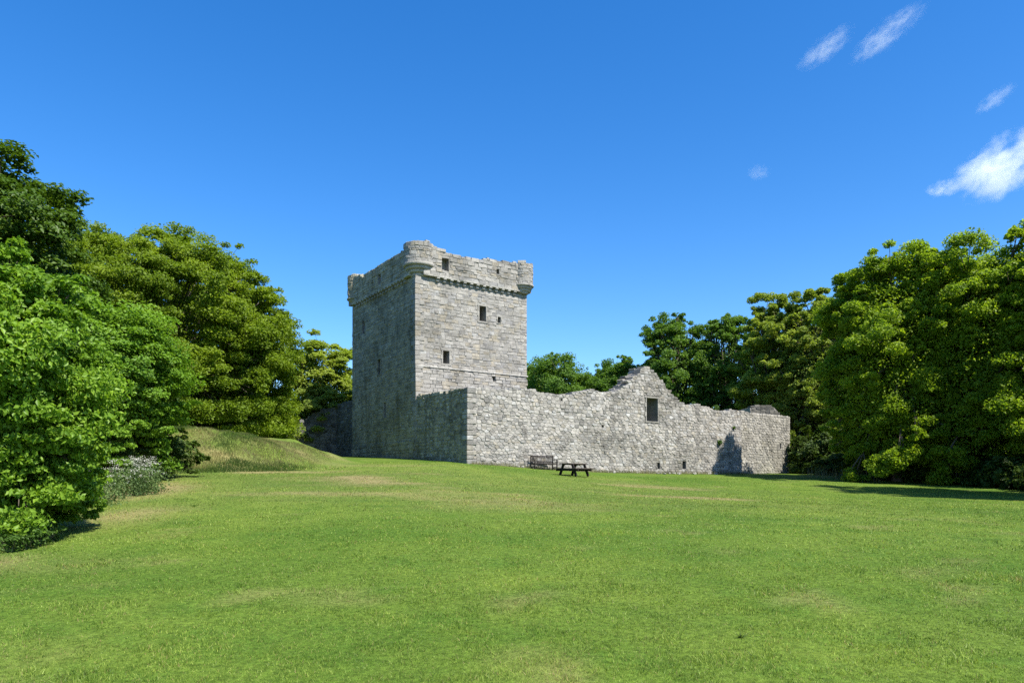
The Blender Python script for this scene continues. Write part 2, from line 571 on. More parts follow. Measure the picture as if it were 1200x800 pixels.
def core_panel(mb, fmap, u0, u1, z0, top, holes, th, step=1.0, lower=0.14, col=(0.30, 0.285, 0.255), d0=0.0):
    us = sorted(set([u0, u1] + [h[i] for h in holes for i in (0, 1)] + list(np.arange(u0 + step, u1 - step * 0.4, step))))
    us = [u for u in us if u0 - 1e-6 <= u <= u1 + 1e-6]
    vs = sorted(set([z0] + [h[i] for h in holes for i in (2, 3)]))
    nu, nv = len(us) - 1, len(vs)
    def solid(i, j):
        if not (0 <= i < nu and 0 <= j < nv): return False
        cu = (us[i] + us[i + 1]) / 2
        cv = (vs[j] + vs[j + 1]) / 2 if j + 1 < nv else vs[j] + 0.05
        return not any(h[0] < cu < h[1] and h[2] < cv < h[3] for h in holes)
    def hv(i, j):     # height of corner, never above the broken wall head
        t = top(us[i]) - lower
        return min(vs[j], t) if j < nv else t
    for i in range(nu):
        for j in range(nv):
            if not solid(i, j): continue
            p = [(us[i], hv(i, j)), (us[i + 1], hv(i + 1, j)), (us[i + 1], hv(i + 1, j + 1)), (us[i], hv(i, j + 1))]
            if max(p[3][1] - p[0][1], p[2][1] - p[1][1]) < 0.01: continue
            A = [fmap(a, b, d0) for a, b in p]; B = [fmap(a, b, d0 - th) for a, b in p]
            V = A + B
            F = [(0, 1, 2, 3), (7, 6, 5, 4)]
            at_head = j + 1 >= nv or max(hv(i, j + 2) - hv(i, j + 1), hv(i + 1, j + 2) - hv(i + 1, j + 1)) < 0.01
            if not solid(i, j - 1): F.append((4, 5, 1, 0))
            if at_head or not solid(i, j + 1): F.append((3, 2, 6, 7))
            if not solid(i - 1, j): F.append((4, 0, 3, 7))
            if not solid(i + 1, j): F.append((1, 5, 6, 2))
            mb.add(V, F, col)

def col_tower(c, rng):
    r = rng.random()
    g = rng.uniform(0.25, 0.40)
    if r < 0.17: return (g * 0.98, g * 0.86, g * 0.66)
    if r < 0.27: return (g * 0.72, g * 0.70, g * 0.68)
    if r < 0.31: return (g * 1.15, g * 1.13, g * 1.08)
    return (g, g * 0.945, g * 0.85)

def col_rubble(c, rng):
    r = rng.random()
    g = rng.uniform(0.22, 0.45)
    if r < 0.16: return (g * 0.55, g * 0.54, g * 0.52)
    if r < 0.24: return (g * 0.98, g * 0.88, g * 0.72)
    if r < 0.36: return (g * 1.15, g * 1.13, g * 1.09)
    return (g, g * 0.945, g * 0.86)

def col_warm(c, rng):
    g = rng.uniform(0.24, 0.43)
    if rng.random() < 0.18: return (g * 0.6, g * 0.58, g * 0.54)
    return (g, g * 0.945, g * 0.83)

M_TOWER = stone_material('tower_stone', 0, (0.40, 0.385, 0.35), (0.19, 0.18, 0.165), lichen=(0.33, 0.28, 0.16), lichen_amt=0.35, streaks=0.22)
M_RUBBLE = stone_material('rubble_stone', 0, (0.45, 0.425, 0.38), (0.14, 0.132, 0.12), lichen=(0.26, 0.24, 0.15), lichen_amt=0.3)
M_SHADE = stone_material('damp_shade_tint_stone', (1.12, 1.09, 0.92), (0.34, 0.33, 0.29), (0.11, 0.11, 0.09), lichen=(0.15, 0.16, 0.085), lichen_amt=0.45, streaks=0.7)  # damp streaks, plus the shade tone of unlit faces mixed into the stone
M_MORTAR = stone_material('mortar', 0, (0.32, 0.30, 0.27), (0.12, 0.115, 0.10), lichen_amt=0.2)
M_WARM = stone_material('yellowish_stone', 0, (0.44, 0.42, 0.36), (0.17, 0.16, 0.14), lichen=(0.30, 0.27, 0.17), lichen_amt=0.35)
M_DARK_SHADE = stone_material('dark_stone_shade_tone', (0.5, 0.5, 0.47), (0.30, 0.30, 0.28), (0.12, 0.12, 0.11), streaks=0.6)  # dark stone of the ruin; on the rear wall it paints in shade

# ------------------------------------------------------------------ the tower
TC = Vector((-6.98, 52.5, 0))       # near corner
TW, TD = 9.9, 11.9                  # front width, side depth
def rect(o, d, x0, x1, y0, y1):
    a, b = uz(x0, (y0 + y1) / 2, o, d), uz(x1, (y0 + y1) / 2, o, d)
    xm = (x0 + x1) / 2
    t, q = uz(xm, y0, o, d)[1], uz(xm, y1, o, d)[1]
    return (min(a[0], b[0]), max(a[0], b[0]), q, t)

def surround(mb, fmap, h, t=0.16, pr=0.05, sill=True, col=(0.36, 0.34, 0.30)):
    """dressed stones round an opening, butted end to end"""
    u0, u1, v0, v1 = h
    def blk(a, b, c, d):
        g = 0.008
        a += g; b -= g; c += g; d -= g
        ks = random.uniform(0.75, 1.15); cc = tuple(x * ks for x in col)
        vs = [fmap(x, y, z) for z in (-0.12, pr) for (x, y) in ((a, c), (b, c), (b, d), (a, d))]
        mb.add(vs, [(4, 5, 6, 7), (0, 1, 5, 4), (1, 2, 6, 5), (2, 3, 7, 6), (3, 0, 4, 7)], cc)
    blk(u0 - t - 0.06, u1 + t + 0.06, v1, v1 + t * 1.2)
    blk(u0 - t - 0.02, u1 + t + 0.02, v0 - t * 0.8, v0)
    n = max(2, int(round((v1 - v0) / 0.36)))
    for i in range(n):
        a, b = v0 + (v1 - v0) * i / n, v0 + (v1 - v0) * (i + 1) / n
        e = 0.05 if i % 2 else -0.03
        blk(u0 - t - e, u0, a, b); blk(u1, u1 + t + e, a, b)

def grown(h, t=0.16): return (h[0] - t - 0.03, h[1] + t + 0.03, h[2] - t * 0.8, h[3] + t * 1.2)

def build_tower():
    root = empty('castle_tower', (TC.x, TC.y, gz(TC.x, TC.y)))
    tag(root, 'tall square grey stone tower house with round corner turrets, behind the long wall', 'tower')
    z0 = 1.6
    zc = 16.9                        # underside of the parapet
    rng = random.Random(11)
    zt_front = uz(485, 322, TC, D)[1]; zc = zt_front
    zs = uz(485, 427, TC, D)[1]      # string course
    front = planar(TC, D, N_)
    leftO = TC.copy()
    left = planar(leftO, L_, -D)
    hf = [rect(TC, D, 561.6, 569.2, 358.8, 376.4), rect(TC, D, 519, 526.2, 411, 426), rect(TC, D, 583, 586.4, 371.5, 378.5), rect(TC, D, 577.2, 580.2, 441.2, 446.6)]
    hl = [rect(TC, L_, 442.8, 446.2, 421, 438.6), rect(TC, L_, 424.6, 427.2, 376, 391), rect(TC, L_, 449.8, 452.8, 471.5, 489)]
    hf_s = [grown(hf[0]), grown(hf[1]), grown(hf[2], 0.08), hf[3]]
    hl_s = [grown(hl[0], 0.1), hl[1], grown(hl[2], 0.1)]
    flat = lambda u: zc + 0.02
    core = MB()
    core_panel(core, front, 0.0, TW, z0, flat, hf, 1.3, 2.0, 0.0)
    core_panel(core, left, 0.02, TD, z0, flat, hl, 1.3, 2.0, 0.0)
    rightm = planar(TC + D * TW, L_, D); backm = planar(TC + L_ * TD, D, L_)
    core_panel(core, rightm, 0.02, TD - 0.02, z0, flat, [], 1.3, 2.0, 0.0)
    core_panel(core, backm, 0.02, TW - 0.02, z0, flat, [], 1.3, 2.0, 0.0)
    # roof slab inside the parapet
    ctr = TC + D * (TW / 2) + L_ * (TD / 2)
    core.box((ctr.x, ctr.y, zc - 0.22), D, L_, UP, TW / 2 - 0.4, TD / 2 - 0.4, 0.2, (0.25, 0.24, 0.22))
    core.build('wall_core', M_MORTAR, root, True)
    mb = MB()
    ftop = lambda u: zc + 0.05
    stone_skin(mb, coursed_polys(TW, zs, zc, 0.42, 0.25, rng), front, TW, ftop, hf_s, col_tower, rng, gap=0.013, proud=(0.008, 0.042))
    # battered lower stage stands proud
    lowf = lambda u, v, d: front(u, v, d + 0.05 + 0.012 * max(0.0, zs - v))
    lowl = lambda u, v, d: left(u, v, d + 0.03 + 0.010 * max(0.0, zs - v))
    stone_skin(mb, coursed_polys(TW + 0.05, z0, zs - 0.25, 0.50, 0.29, rng), lowf, TW + 0.05, lambda u: zs - 0.12, hf_s, col_tower, rng, gap=0.013, proud=(0.008, 0.042), back=0.3)
    mb.build('front_face', M_TOWER, root, True)
    mb = MB()
    stone_skin(mb, coursed_polys(TD, z0, zc, 0.42, 0.25, rng), left, TD, ftop, hl_s, col_tower, rng, gap=0.013, proud=(0.008, 0.042))
    stone_skin(mb, coursed_polys(TD, z0, z0 + 2.8, 0.55, 0.36, rng), lowl, TD, lambda u: z0 + 3.0, hl_s, col_tower, rng, gap=0.011, back=0.3)
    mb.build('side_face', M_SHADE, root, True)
    # string course
    mb = MB()
    u = 0.0
    while u < TW:
        w = min(rng.uniform(0.6, 1.1), TW + 0.04 - u)
        c = front(u + w / 2, zs - 0.06, 0.04)
        k = rng.uniform(0.9, 1.1)
        mb.box(c, D, L_, UP, w / 2 - 0.006, 0.09, 0.055, (0.47 * k, 0.45 * k, 0.41 * k), 0.015)
        u += w
    mb.build('string_course', M_TOWER, root, True)
    # quoins of the near corner
    mb = MB()
    v = z0; i = 0
    while v < zc - 0.3:
        hh = rng.uniform(0.28, 0.42)
        a, b = (0.62, 0.34) if i % 2 else (0.36, 0.60)
        a *= rng.uniform(0.85, 1.15); b *= rng.uniform(0.85, 1.15)
        ex = 0.058 if v > zs else 0.062 + 0.05 + 0.012 * (zs - v)
        el = 0.058
        c = TC + D * ((a - el) / 2) + L_ * ((b - ex) / 2) + UP * (v + hh / 2)
        mb.box(c, D, L_, UP, (a + el) / 2, (b + ex) / 2, hh / 2 - 0.009, col_tower((0, 0), rng), 0.02)
        v += hh; i += 1
    mb.build('quoins', M_TOWER, root, True)
    # windows
    for h, t in ((hf[0], 0.16), (hf[1], 0.16), (hf[2], 0.08)):
        s = MB(); surround(s, front, h, t); s.build('window', M_TOWER, root, True)
    for h, t in ((hl[0], 0.1), (hl[2], 0.1)):
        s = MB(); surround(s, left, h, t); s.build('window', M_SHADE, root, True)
    # ---- corbelled parapet
    off = 0.26
    fO = TC + N_ * off - D * off; lO = fO.copy()
    pf = planar(fO, D, N_); pl = planar(lO, L_, -D)
    topF = top_fn([uz(x, y, fO, D) for x, y in ((484, 283), (509, 287), (520, 293), (531, 297), (542, 300.3), (559, 301.4), (574, 302.5), (585, 305.7), (598, 306.8), (602, 307.5), (622, 309))])
    topL = top_fn(sorted(uz(x, y, lO, L_) for x, y in ((484, 286), (471, 293), (455, 302.5), (442, 312), (429, 320), (424, 324), (418, 322), (411, 324.5), (405, 326))))
    PW, PD = TW + off * 2, TD + off * 2
    zp = zc + 0.12
    ph = [rect(fO, D, 517.8, 525.9, 302.8, 317.3), rect(fO, D, 581.8, 585.0, 315.5, 321.2)]
    phl = [rect(lO, L_, 443.0, 446.2, 321.5, 332.5)]
    ph = [(a, b, max(c, zp + 0.08), min(d, topF((a + b) / 2) - 0.3)) for a, b, c, d in ph]
    phl = [(a, b, max(c, zp + 0.08), min(d, topL((a + b) / 2) - 0.3)) for a, b, c, d in phl]
    core = MB()
    core_panel(core, pf, 0.8, PW - 0.75, zp, topF, ph, 0.5, 0.6, 0.2)
    core_panel(core, pf, 0.8, PW - 0.75, zp, topF, [], 0.3, 0.6, 0.25, d0=-0.505)
    core_panel(core, pl, 0.8, PD - 0.8, zp, topL, phl, 0.5, 0.6, 0.2)
    core_panel(core, pl, 0.8, PD - 0.8, zp, topL, [], 0.3, 0.6, 0.25, d0=-0.505)
    flatp = lambda u: zp + 1.9
    core_panel(core, planar(fO + D * PW, L_, D), 0.02, PD - 0.02, zp, flatp, [], 0.62, 2.0, 0.0)
    core_panel(core, planar(fO + L_ * PD, D, L_), 0.02, PW - 0.02, zp, flatp, [], 0.62, 2.0, 0.0)
    core.build('parapet_core', M_MORTAR, root, True)
    mb = MB()
    stone_skin(mb, coursed_polys(PW, zp, 22, 0.46, 0.27, rng, 0.035), pf, PW - 0.7, topF, ph, col_tower, rng, proud=(0.012, 0.06), u0=0.75)
    mb.build('parapet', M_TOWER, root, True)
    mb = MB()
    stone_skin(mb, coursed_polys(PD, zp, 22, 0.46, 0.27, rng, 0.035), pl, PD - 0.75, topL, phl, col_tower, rng, proud=(0.012, 0.06), u0=0.75)
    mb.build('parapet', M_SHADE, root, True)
    # corbel table: two rows of little stones
    def corbel_mesh():
        bm = MB()
        bm.box((0, 0.10, 0.13), (1, 0, 0), (0, 1, 0), (0, 0, 1), 0.13, 0.16, 0.085, (0.42, 0.40, 0.36), 0.03)
        bm.box((0, 0.03, -0.05), (1, 0, 0), (0, 1, 0), (0, 0, 1), 0.125, 0.11, 0.088, (0.40, 0.38, 0.34), 0.03)
        me = bpy.data.meshes.new('corbel'); me.from_pydata(bm.v, [], bm.f); add_attr(me, 'stone', np.array(bm.c)); me.materials.append(M_TOWER); me.update()
        return me
    cme = corbel_mesh()
    for (O, d, nn, length, a0) in ((TC, D, N_, TW, 1.45), (TC, L_, -D, TD, 1.3)):
        k = int((length - 1.2 - a0) / 0.52)
        for i in range(k):
            u = a0 + (i + 0.5) * (length - 1.0 - a0) / k
            o = bpy.data.objects.new('corbel', cme); COL.objects.link(o)
            p = O + d * u + nn * 0.03 + UP * (zc - 0.09)
            o.location = p - Vector(root.location)
            o.rotation_euler = (0, 0, math.atan2(d.y, d.x) if d is D else math.atan2(-d.y, -d.x))
            o.rotation_euler.z = math.atan2(nn.y, nn.x) - math.pi / 2
            o.parent = root
    # lintel band over the corbels
    for (O, d, nn, length) in ((fO, D, N_, PW), (fO, L_, -D, PD)):
        mb = MB()
        u = 0.8
        while u < length - 0.76:
            w = min(rng.uniform(0.5, 0.95), length - 0.75 - u)
            c = O + d * (u + w / 2) - nn * 0.16 + UP * (zp - 0.0)
            k = rng.uniform(0.85, 1.1)
            mb.box(c, d, nn, UP, w / 2 - 0.005, 0.17 + rng.uniform(0.02, 0.045), 0.06, (0.44 * k, 0.42 * k, 0.37 * k), 0.015)
            u += w + 0.001
        mb.build('corbel_course', M_TOWER, root, True)
    # ---- round corner turrets
    def turret(cx, cy, R, zbot, ztop, drum, mat):
        s = MB()
        circ = 2 * math.pi * R
        fm = cyl((cx, cy), R, 0.0)
        # drum core
        n = 28
        for (r0, r1, a, b) in ((R, R, drum, ztop - 0.2),):
            vs = [(cx + r0 * math.cos(2 * math.pi * k / n), cy + r0 * math.sin(2 * math.pi * k / n), a) for k in range(n)] + \
                 [(cx + r1 * math.cos(2 * math.pi * k / n), cy + r1 * math.sin(2 * math.pi * k / n), b) for k in range(n)]
            fs = [(k, (k + 1) % n, n + (k + 1) % n, n + k) for k in range(n)] + [tuple(range(n, 2 * n)), tuple(range(n - 1, -1, -1))]
            s.add(vs, fs, (0.22, 0.21, 0.19))
        stone_skin(s, coursed_polys(circ, drum, ztop + 0.5, 0.42, 0.26, rng, 0.03), fm, circ, lambda u: ztop, [], col_tower, rng, back=0.3, proud=(0.015, 0.055))
        t = s.build('corner_turret', mat, root, True)
        # moulded corbel rings under the drum
        s = MB()
        steps = 4
        for i in range(steps):
            r = R + 0.07 - (i) * 0.17 * R
            zb = drum - (i + 1) * (drum - zbot) / steps; za = drum - i * (drum - zbot) / steps - 0.004
            prof = [(r - 0.06, zb), (r, zb + 0.04), (r + 0.03, (za + zb) / 2), (r + 0.02, za)]
            vs, fs = [], []
            for (pr, pz) in prof:
                vs += [(cx + pr * math.cos(2 * math.pi * k / n), cy + pr * math.sin(2 * math.pi * k / n), pz) for k in range(n)]
            for a in range(len(prof) - 1):
                fs += [(a * n + k, a * n + (k + 1) % n, (a + 1) * n + (k + 1) % n, (a + 1) * n + k) for k in range(n)]
            fs += [tuple(range(n - 1, -1, -1)), tuple((len(prof) - 1) * n + k for k in range(n))]
            kk = rng.uniform(0.9, 1.05)
            s.add(vs, fs, (0.44 * kk, 0.41 * kk, 0.36 * kk))
        s.build('corbel_rings', mat, t, True)
    def zz(px, py, P): return EYE + (HOR - py) / FPX * P.y
    P = TC + D * 0.55 + L_ * 0.55
    turret(P.x, P.y, 1.08, zz(0, 324, P) - 0.12, zz(0, 285.5, P), zz(0, 310.5, P), M_TOWER)
    P = TC + D * (TW - 0.36) + L_ * 0.14
    turret(P.x, P.y, 0.84, zz(0, 345.5, P), zz(0, 308.5, P), zz(0, 335, P), M_TOWER)
    P = TC + D * 0.36 + L_ * (TD - 0.42)
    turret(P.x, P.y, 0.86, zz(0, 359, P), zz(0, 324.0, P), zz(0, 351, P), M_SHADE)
build_tower()

# ------------------------------------------------------------------ the long curtain wall with its gable
CC = Vector((-2.84, 46.5, 0))       # near left corner of the curtain wall
C_END = uz(868.5, 520, CC, D)[0]
def build_curtain():
    root = empty('curtain_wall', (CC.x, CC.y, gz(CC.x, CC.y)))
    tag(root, 'long rough grey rubble wall with a ruined gable peak and one window, in front of the tower', 'castle wall')
    rng = random.Random(23)
    prof = [(545, 453), (551, 453), (585, 454), (618, 455.5), (635, 458), (650, 461), (661, 462), (670, 459.4), (680, 457.5), (689.5, 455.5), (704.7, 457.7), (722, 458), (730.7, 452), (739, 442.5),
            (747, 437), (753.4, 429.5), (761, 428.4), (769.7, 438), (777, 447), (785, 457.7), (793.5, 467.5), (802.5, 473.3), (814, 472.5), (822.7, 474.2), (835.6, 479), (848, 481), (868.7, 480.5)]
    P = [uz(x, y, CC, D) for x, y in prof]; P[0] = (0.0, P[0][1])
    top = top_fn(P)
    front0 = planar(CC, D, N_)
    front = lambda u, v, d: front0(u, v, d + 0.022 * max(0.0, 6.0 - v))         # slight batter
    z0 = 1.55
    win = rect(CC, D, 757.3, 770.3, 466.5, 493.5)
    put = [rect(CC, D, 769.5, 772.5, 542, 549), rect(CC, D, 799, 803, 540, 549), rect(CC, D, 657, 659, 467, 469.5), rect(CC, D, 705, 707.4, 498, 500.5)]
    core = MB()
    core_panel(core, front, 0.0, C_END, z0, top, [win] + put, 1.35, 0.45, 0.2, col=(0.17, 0.16, 0.145))
    core.build('wall_core', M_MORTAR, root, True)
    mb = MB()
    stone_skin(mb, rubble_polys(C_END, z0, 12.5, 0.33, 0.205, rng), front, C_END, top, [grown(win)] + put, col_rubble, rng, proud=(0.008, 0.062), gap=0.013, inner=0.045, back=0.7)
    mb.build('front_face', M_RUBBLE, root, True)
    # back row of top stones so the wall head has its full thickness
    mb = MB()
    backm = lambda u, v, d: front(u, v, -1.35 - d)
    stone_skin(mb, [q for q in rubble_polys(C_END, 5.0, 12.5, 0.5, 0.33, rng) if q[0][1] > top(q[0][0]) - 0.9], backm, C_END, lambda u: top(u) - 0.08, [grown(win)], col_rubble, rng, back=0.6)
    mb.build('back_face', M_RUBBLE, root, True)
    s = MB(); surround(s, front, win, 0.12, 0.06, col=(0.31, 0.295, 0.265)); s.build('window', M_RUBBLE, root, True)
    # return towards the tower
    LR = 7.25
    ret0 = planar(CC, L_, -D)
    ret = lambda u, v, d: ret0(u, v, d + 0.02 * max(0.0, 6.0 - v))
    rt = top_fn([(0, uz(546, 454, CC, L_)[1]), uz(541, 454.3, CC, L_), uz(533, 456, CC, L_), uz(520, 458, CC, L_), uz(505, 460, CC, L_), uz(490, 461, CC, L_), uz(478, 463, CC, L_)])
    rend = LR + 0.55
    core = MB()
    core_panel(core, ret, 0.02, rend, z0, rt, [], 1.2, 0.5, 0.2)
    core.build('return_core', M_MORTAR, root, True)
    mb = MB()
    stone_skin(mb, rubble_polys(rend, z0, 8.5, 0.36, 0.235, rng, jit=0.12), ret, rend, rt, [], col_rubble, rng, proud=(0.015, 0.07), back=0.7)
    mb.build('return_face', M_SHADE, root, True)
    # corner stones
    mb = MB()
    v = z0; i = 0
    while v < top(0) - 0.2:
        hh = rng.uniform(0.26, 0.42)
        a, b = (0.6, 0.36) if i % 2 else (0.36, 0.6)
        ex = 0.085 + 0.022 * max(0, 6 - v); el = 0.075 + 0.02 * max(0, 6 - v)
        c = CC + D * ((a - el) / 2) + L_ * ((b - ex) / 2) + UP * (v + hh / 2)
        mb.box(c, D, L_, UP, (a + el) / 2, (b + ex) / 2, hh / 2 - 0.012, col_rubble((0, 0), rng), 0.03)
        v += hh; i += 1
    mb.build('corner_stones', M_RUBBLE, root, True)
build_curtain()

# ------------------------------------------------------------------ set-back end of the wall, rounding off at the right
def build_end():
    o = CC + D * (C_END - 0.25) - N_ * 1.3
    u915 = uz(921, 520, o, D)[0]
    R = 1.7
    c = o + D * u915 - N_ * R
    def fmap(u, v, d):
        if u <= u915: return o + D * u + N_ * d + UP * v
        a = (u - u915) / R
        dr = N_ * math.cos(a) + D * math.sin(a)
        p = c + dr * (R + d); return Vector((p.x, p.y, v))
    L = u915 + R * 1.9
    pts = [(0, uz(868.7, 480.3, o, D)[1])] + [uz(x, y, o, D) for x, y in ((880, 482), (892, 483.6), (901, 484.4), (910, 485.2), (917, 485.6))]
    pts += [(u915 + 1.2, pts[-1][1] - 0.15), (L, pts[-1][1] - 0.5)]
    top = top_fn(pts)
    root = empty('end_tower', (o.x, o.y, gz(o.x, o.y)))
    tag(root, 'yellowish rubble wall end with a rounded corner, right of the long grey wall', 'castle wall')
    rng = random.Random(5)
    z0 = 1.3
    hole = [(u915 - 0.9, u915 - 0.72, 4.55, 5.05)]
    core = MB()
    core_panel(core, fmap, 0.0, L, z0, top, hole, 0.9, 0.35, 0.16)
    core.build('wall_core', M_MORTAR, root, True)
    mb = MB()
    stone_skin(mb, rubble_polys(L, z0, 8.5, 0.35, 0.225, rng, jit=0.15), fmap, L, top, hole, col_warm, rng, proud=(0.015, 0.07), back=0.5)
    mb.build('front_face', M_WARM, root, True)
    # ruined block behind the wall head
    b0 = Vector((uz(0, 0, CC, D)[0] * 0 + (879 - 600) / FPX * 70, 70, 0)); dirb = Vector((0.995, 0.1, 0)); nb = Vector((0.1, -0.995, 0))
    bm_ = planar(b0, dirb, nb)
    Lb = uz(914, 480, b0, dirb)[0]
    tb = top_fn([(0, uz(879, 475.5, b0, dirb)[1]), (0.5, uz(884, 474, b0, dirb)[1]), uz(905, 474.2, b0, dirb), uz(908, 476, b0, dirb), (Lb, uz(914, 484.5, b0, dirb)[1])])
    r2 = empty('ruined_turret', (b0.x, b0.y, gz(b0.x, b0.y)))
    tag(r2, 'dark grey stub of a ruined turret showing over the right end of the wall', 'ruin')
    core = MB(); core_panel(core, bm_, 0, Lb, 1.5, tb, [], 2.6, 0.35, 0.16); core.build('wall_core', M_MORTAR, r2, True)
    mb = MB()
    stone_skin(mb, rubble_polys(Lb, 4.5, 10, 0.42, 0.28, rng), bm_, Lb, tb, [], col_rubble, rng, back=0.6)
    mb.build('wall_face', M_DARK_SHADE, r2, True)
build_end()

# ------------------------------------------------------------------ wall in the shadow behind the tower, left
def build_rear():
    rng = random.Random(9)
    o = TC + L_ * (TD + 0.03) + D * 0.35
    u395 = uz(395, 500, o, L_)[0]
    k = o + L_ * u395
    dr = Vector((-0.995, -0.06, 0)).normalized(); nr = Vector((dr.y, -dr.x, 0)); nr = nr if nr.y < 0 else -nr
    root = empty('rear_wall', (k.x, k.y, gz(k.x, k.y)))
    tag(root, 'dark shaded rubble wall sloping down from the left side of the tower to the grassy bank', 'castle wall')
    m1 = planar(o, L_, -D)
    t1 = top_fn([(0, uz(411, 468, o, L_)[1]), (u395, uz(395, 474, o, L_)[1])])
    core = MB(); core_panel(core, m1, 0, u395, 2.5, t1, [], 1.0, 0.6, 0.2); core.build('wall_core', M_DARK_SHADE, root, True)
    mb = MB(); stone_skin(mb, rubble_polys(u395, 2.5, 10, 0.45, 0.3, rng), m1, u395, t1, [], col_rubble, rng); mb.build('side_face', M_DARK_SHADE, root, True)
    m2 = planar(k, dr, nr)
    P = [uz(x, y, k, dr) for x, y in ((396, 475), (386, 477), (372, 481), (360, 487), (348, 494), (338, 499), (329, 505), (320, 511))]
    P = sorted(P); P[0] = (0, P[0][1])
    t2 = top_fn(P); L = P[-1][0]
    core = MB(); core_panel(core, m2, 0.03, L, 2.5, t2, [], 1.0, 0.5, 0.2); core.build('wall_core', M_DARK_SHADE, root, True)
    mb = MB(); stone_skin(mb, rubble_polys(L, 2.5, 10, 0.45, 0.3, rng), m2, L, t2, [], col_rubble, rng, back=0.6); mb.build('front_face', M_DARK_SHADE, root, True)
build_rear()

# ------------------------------------------------------------------ trees
def leaf_cloud(P, Nrm, size, rng, wid=0.55, fold=0.25):
    """P centres, Nrm leaf normals; each leaf is a folded diamond of two triangles"""
    n = len(P)
    r = rng.normal(size=(n, 3))
    t = np.cross(Nrm, r); t /= np.linalg.norm(t, axis=1, keepdims=True) + 1e-9
    b = np.cross(Nrm, t)
    s = size * rng.uniform(0.65, 1.3, n)
    V = np.empty((n, 4, 3))
    V[:, 0] = P - t * (s * 0.5)[:, None]
    V[:, 1] = P + b * (s * wid * 0.5)[:, None] + Nrm * (s * fold * 0.5)[:, None]
    V[:, 2] = P + t * (s * 0.5)[:, None] - Nrm * (s * 0.12)[:, None]
    V[:, 3] = P - b * (s * wid * 0.5)[:, None] + Nrm * (s * fold * 0.5)[:, None]
    base = np.arange(n) * 4
    F = np.concatenate([np.stack([base, base + 2, base + 1], 1), np.stack([base, base + 3, base + 2], 1)])
    return V.reshape(-1, 3), F

def unit(rng, n):
    v = rng.normal(size=(n, 3)); return v / np.linalg.norm(v, axis=1, keepdims=True)

M_BARK = simple_material('bark', (0.11, 0.09, 0.07), 0.95, 0.35, 5.0, 0.1, (1, 1, 0.2))

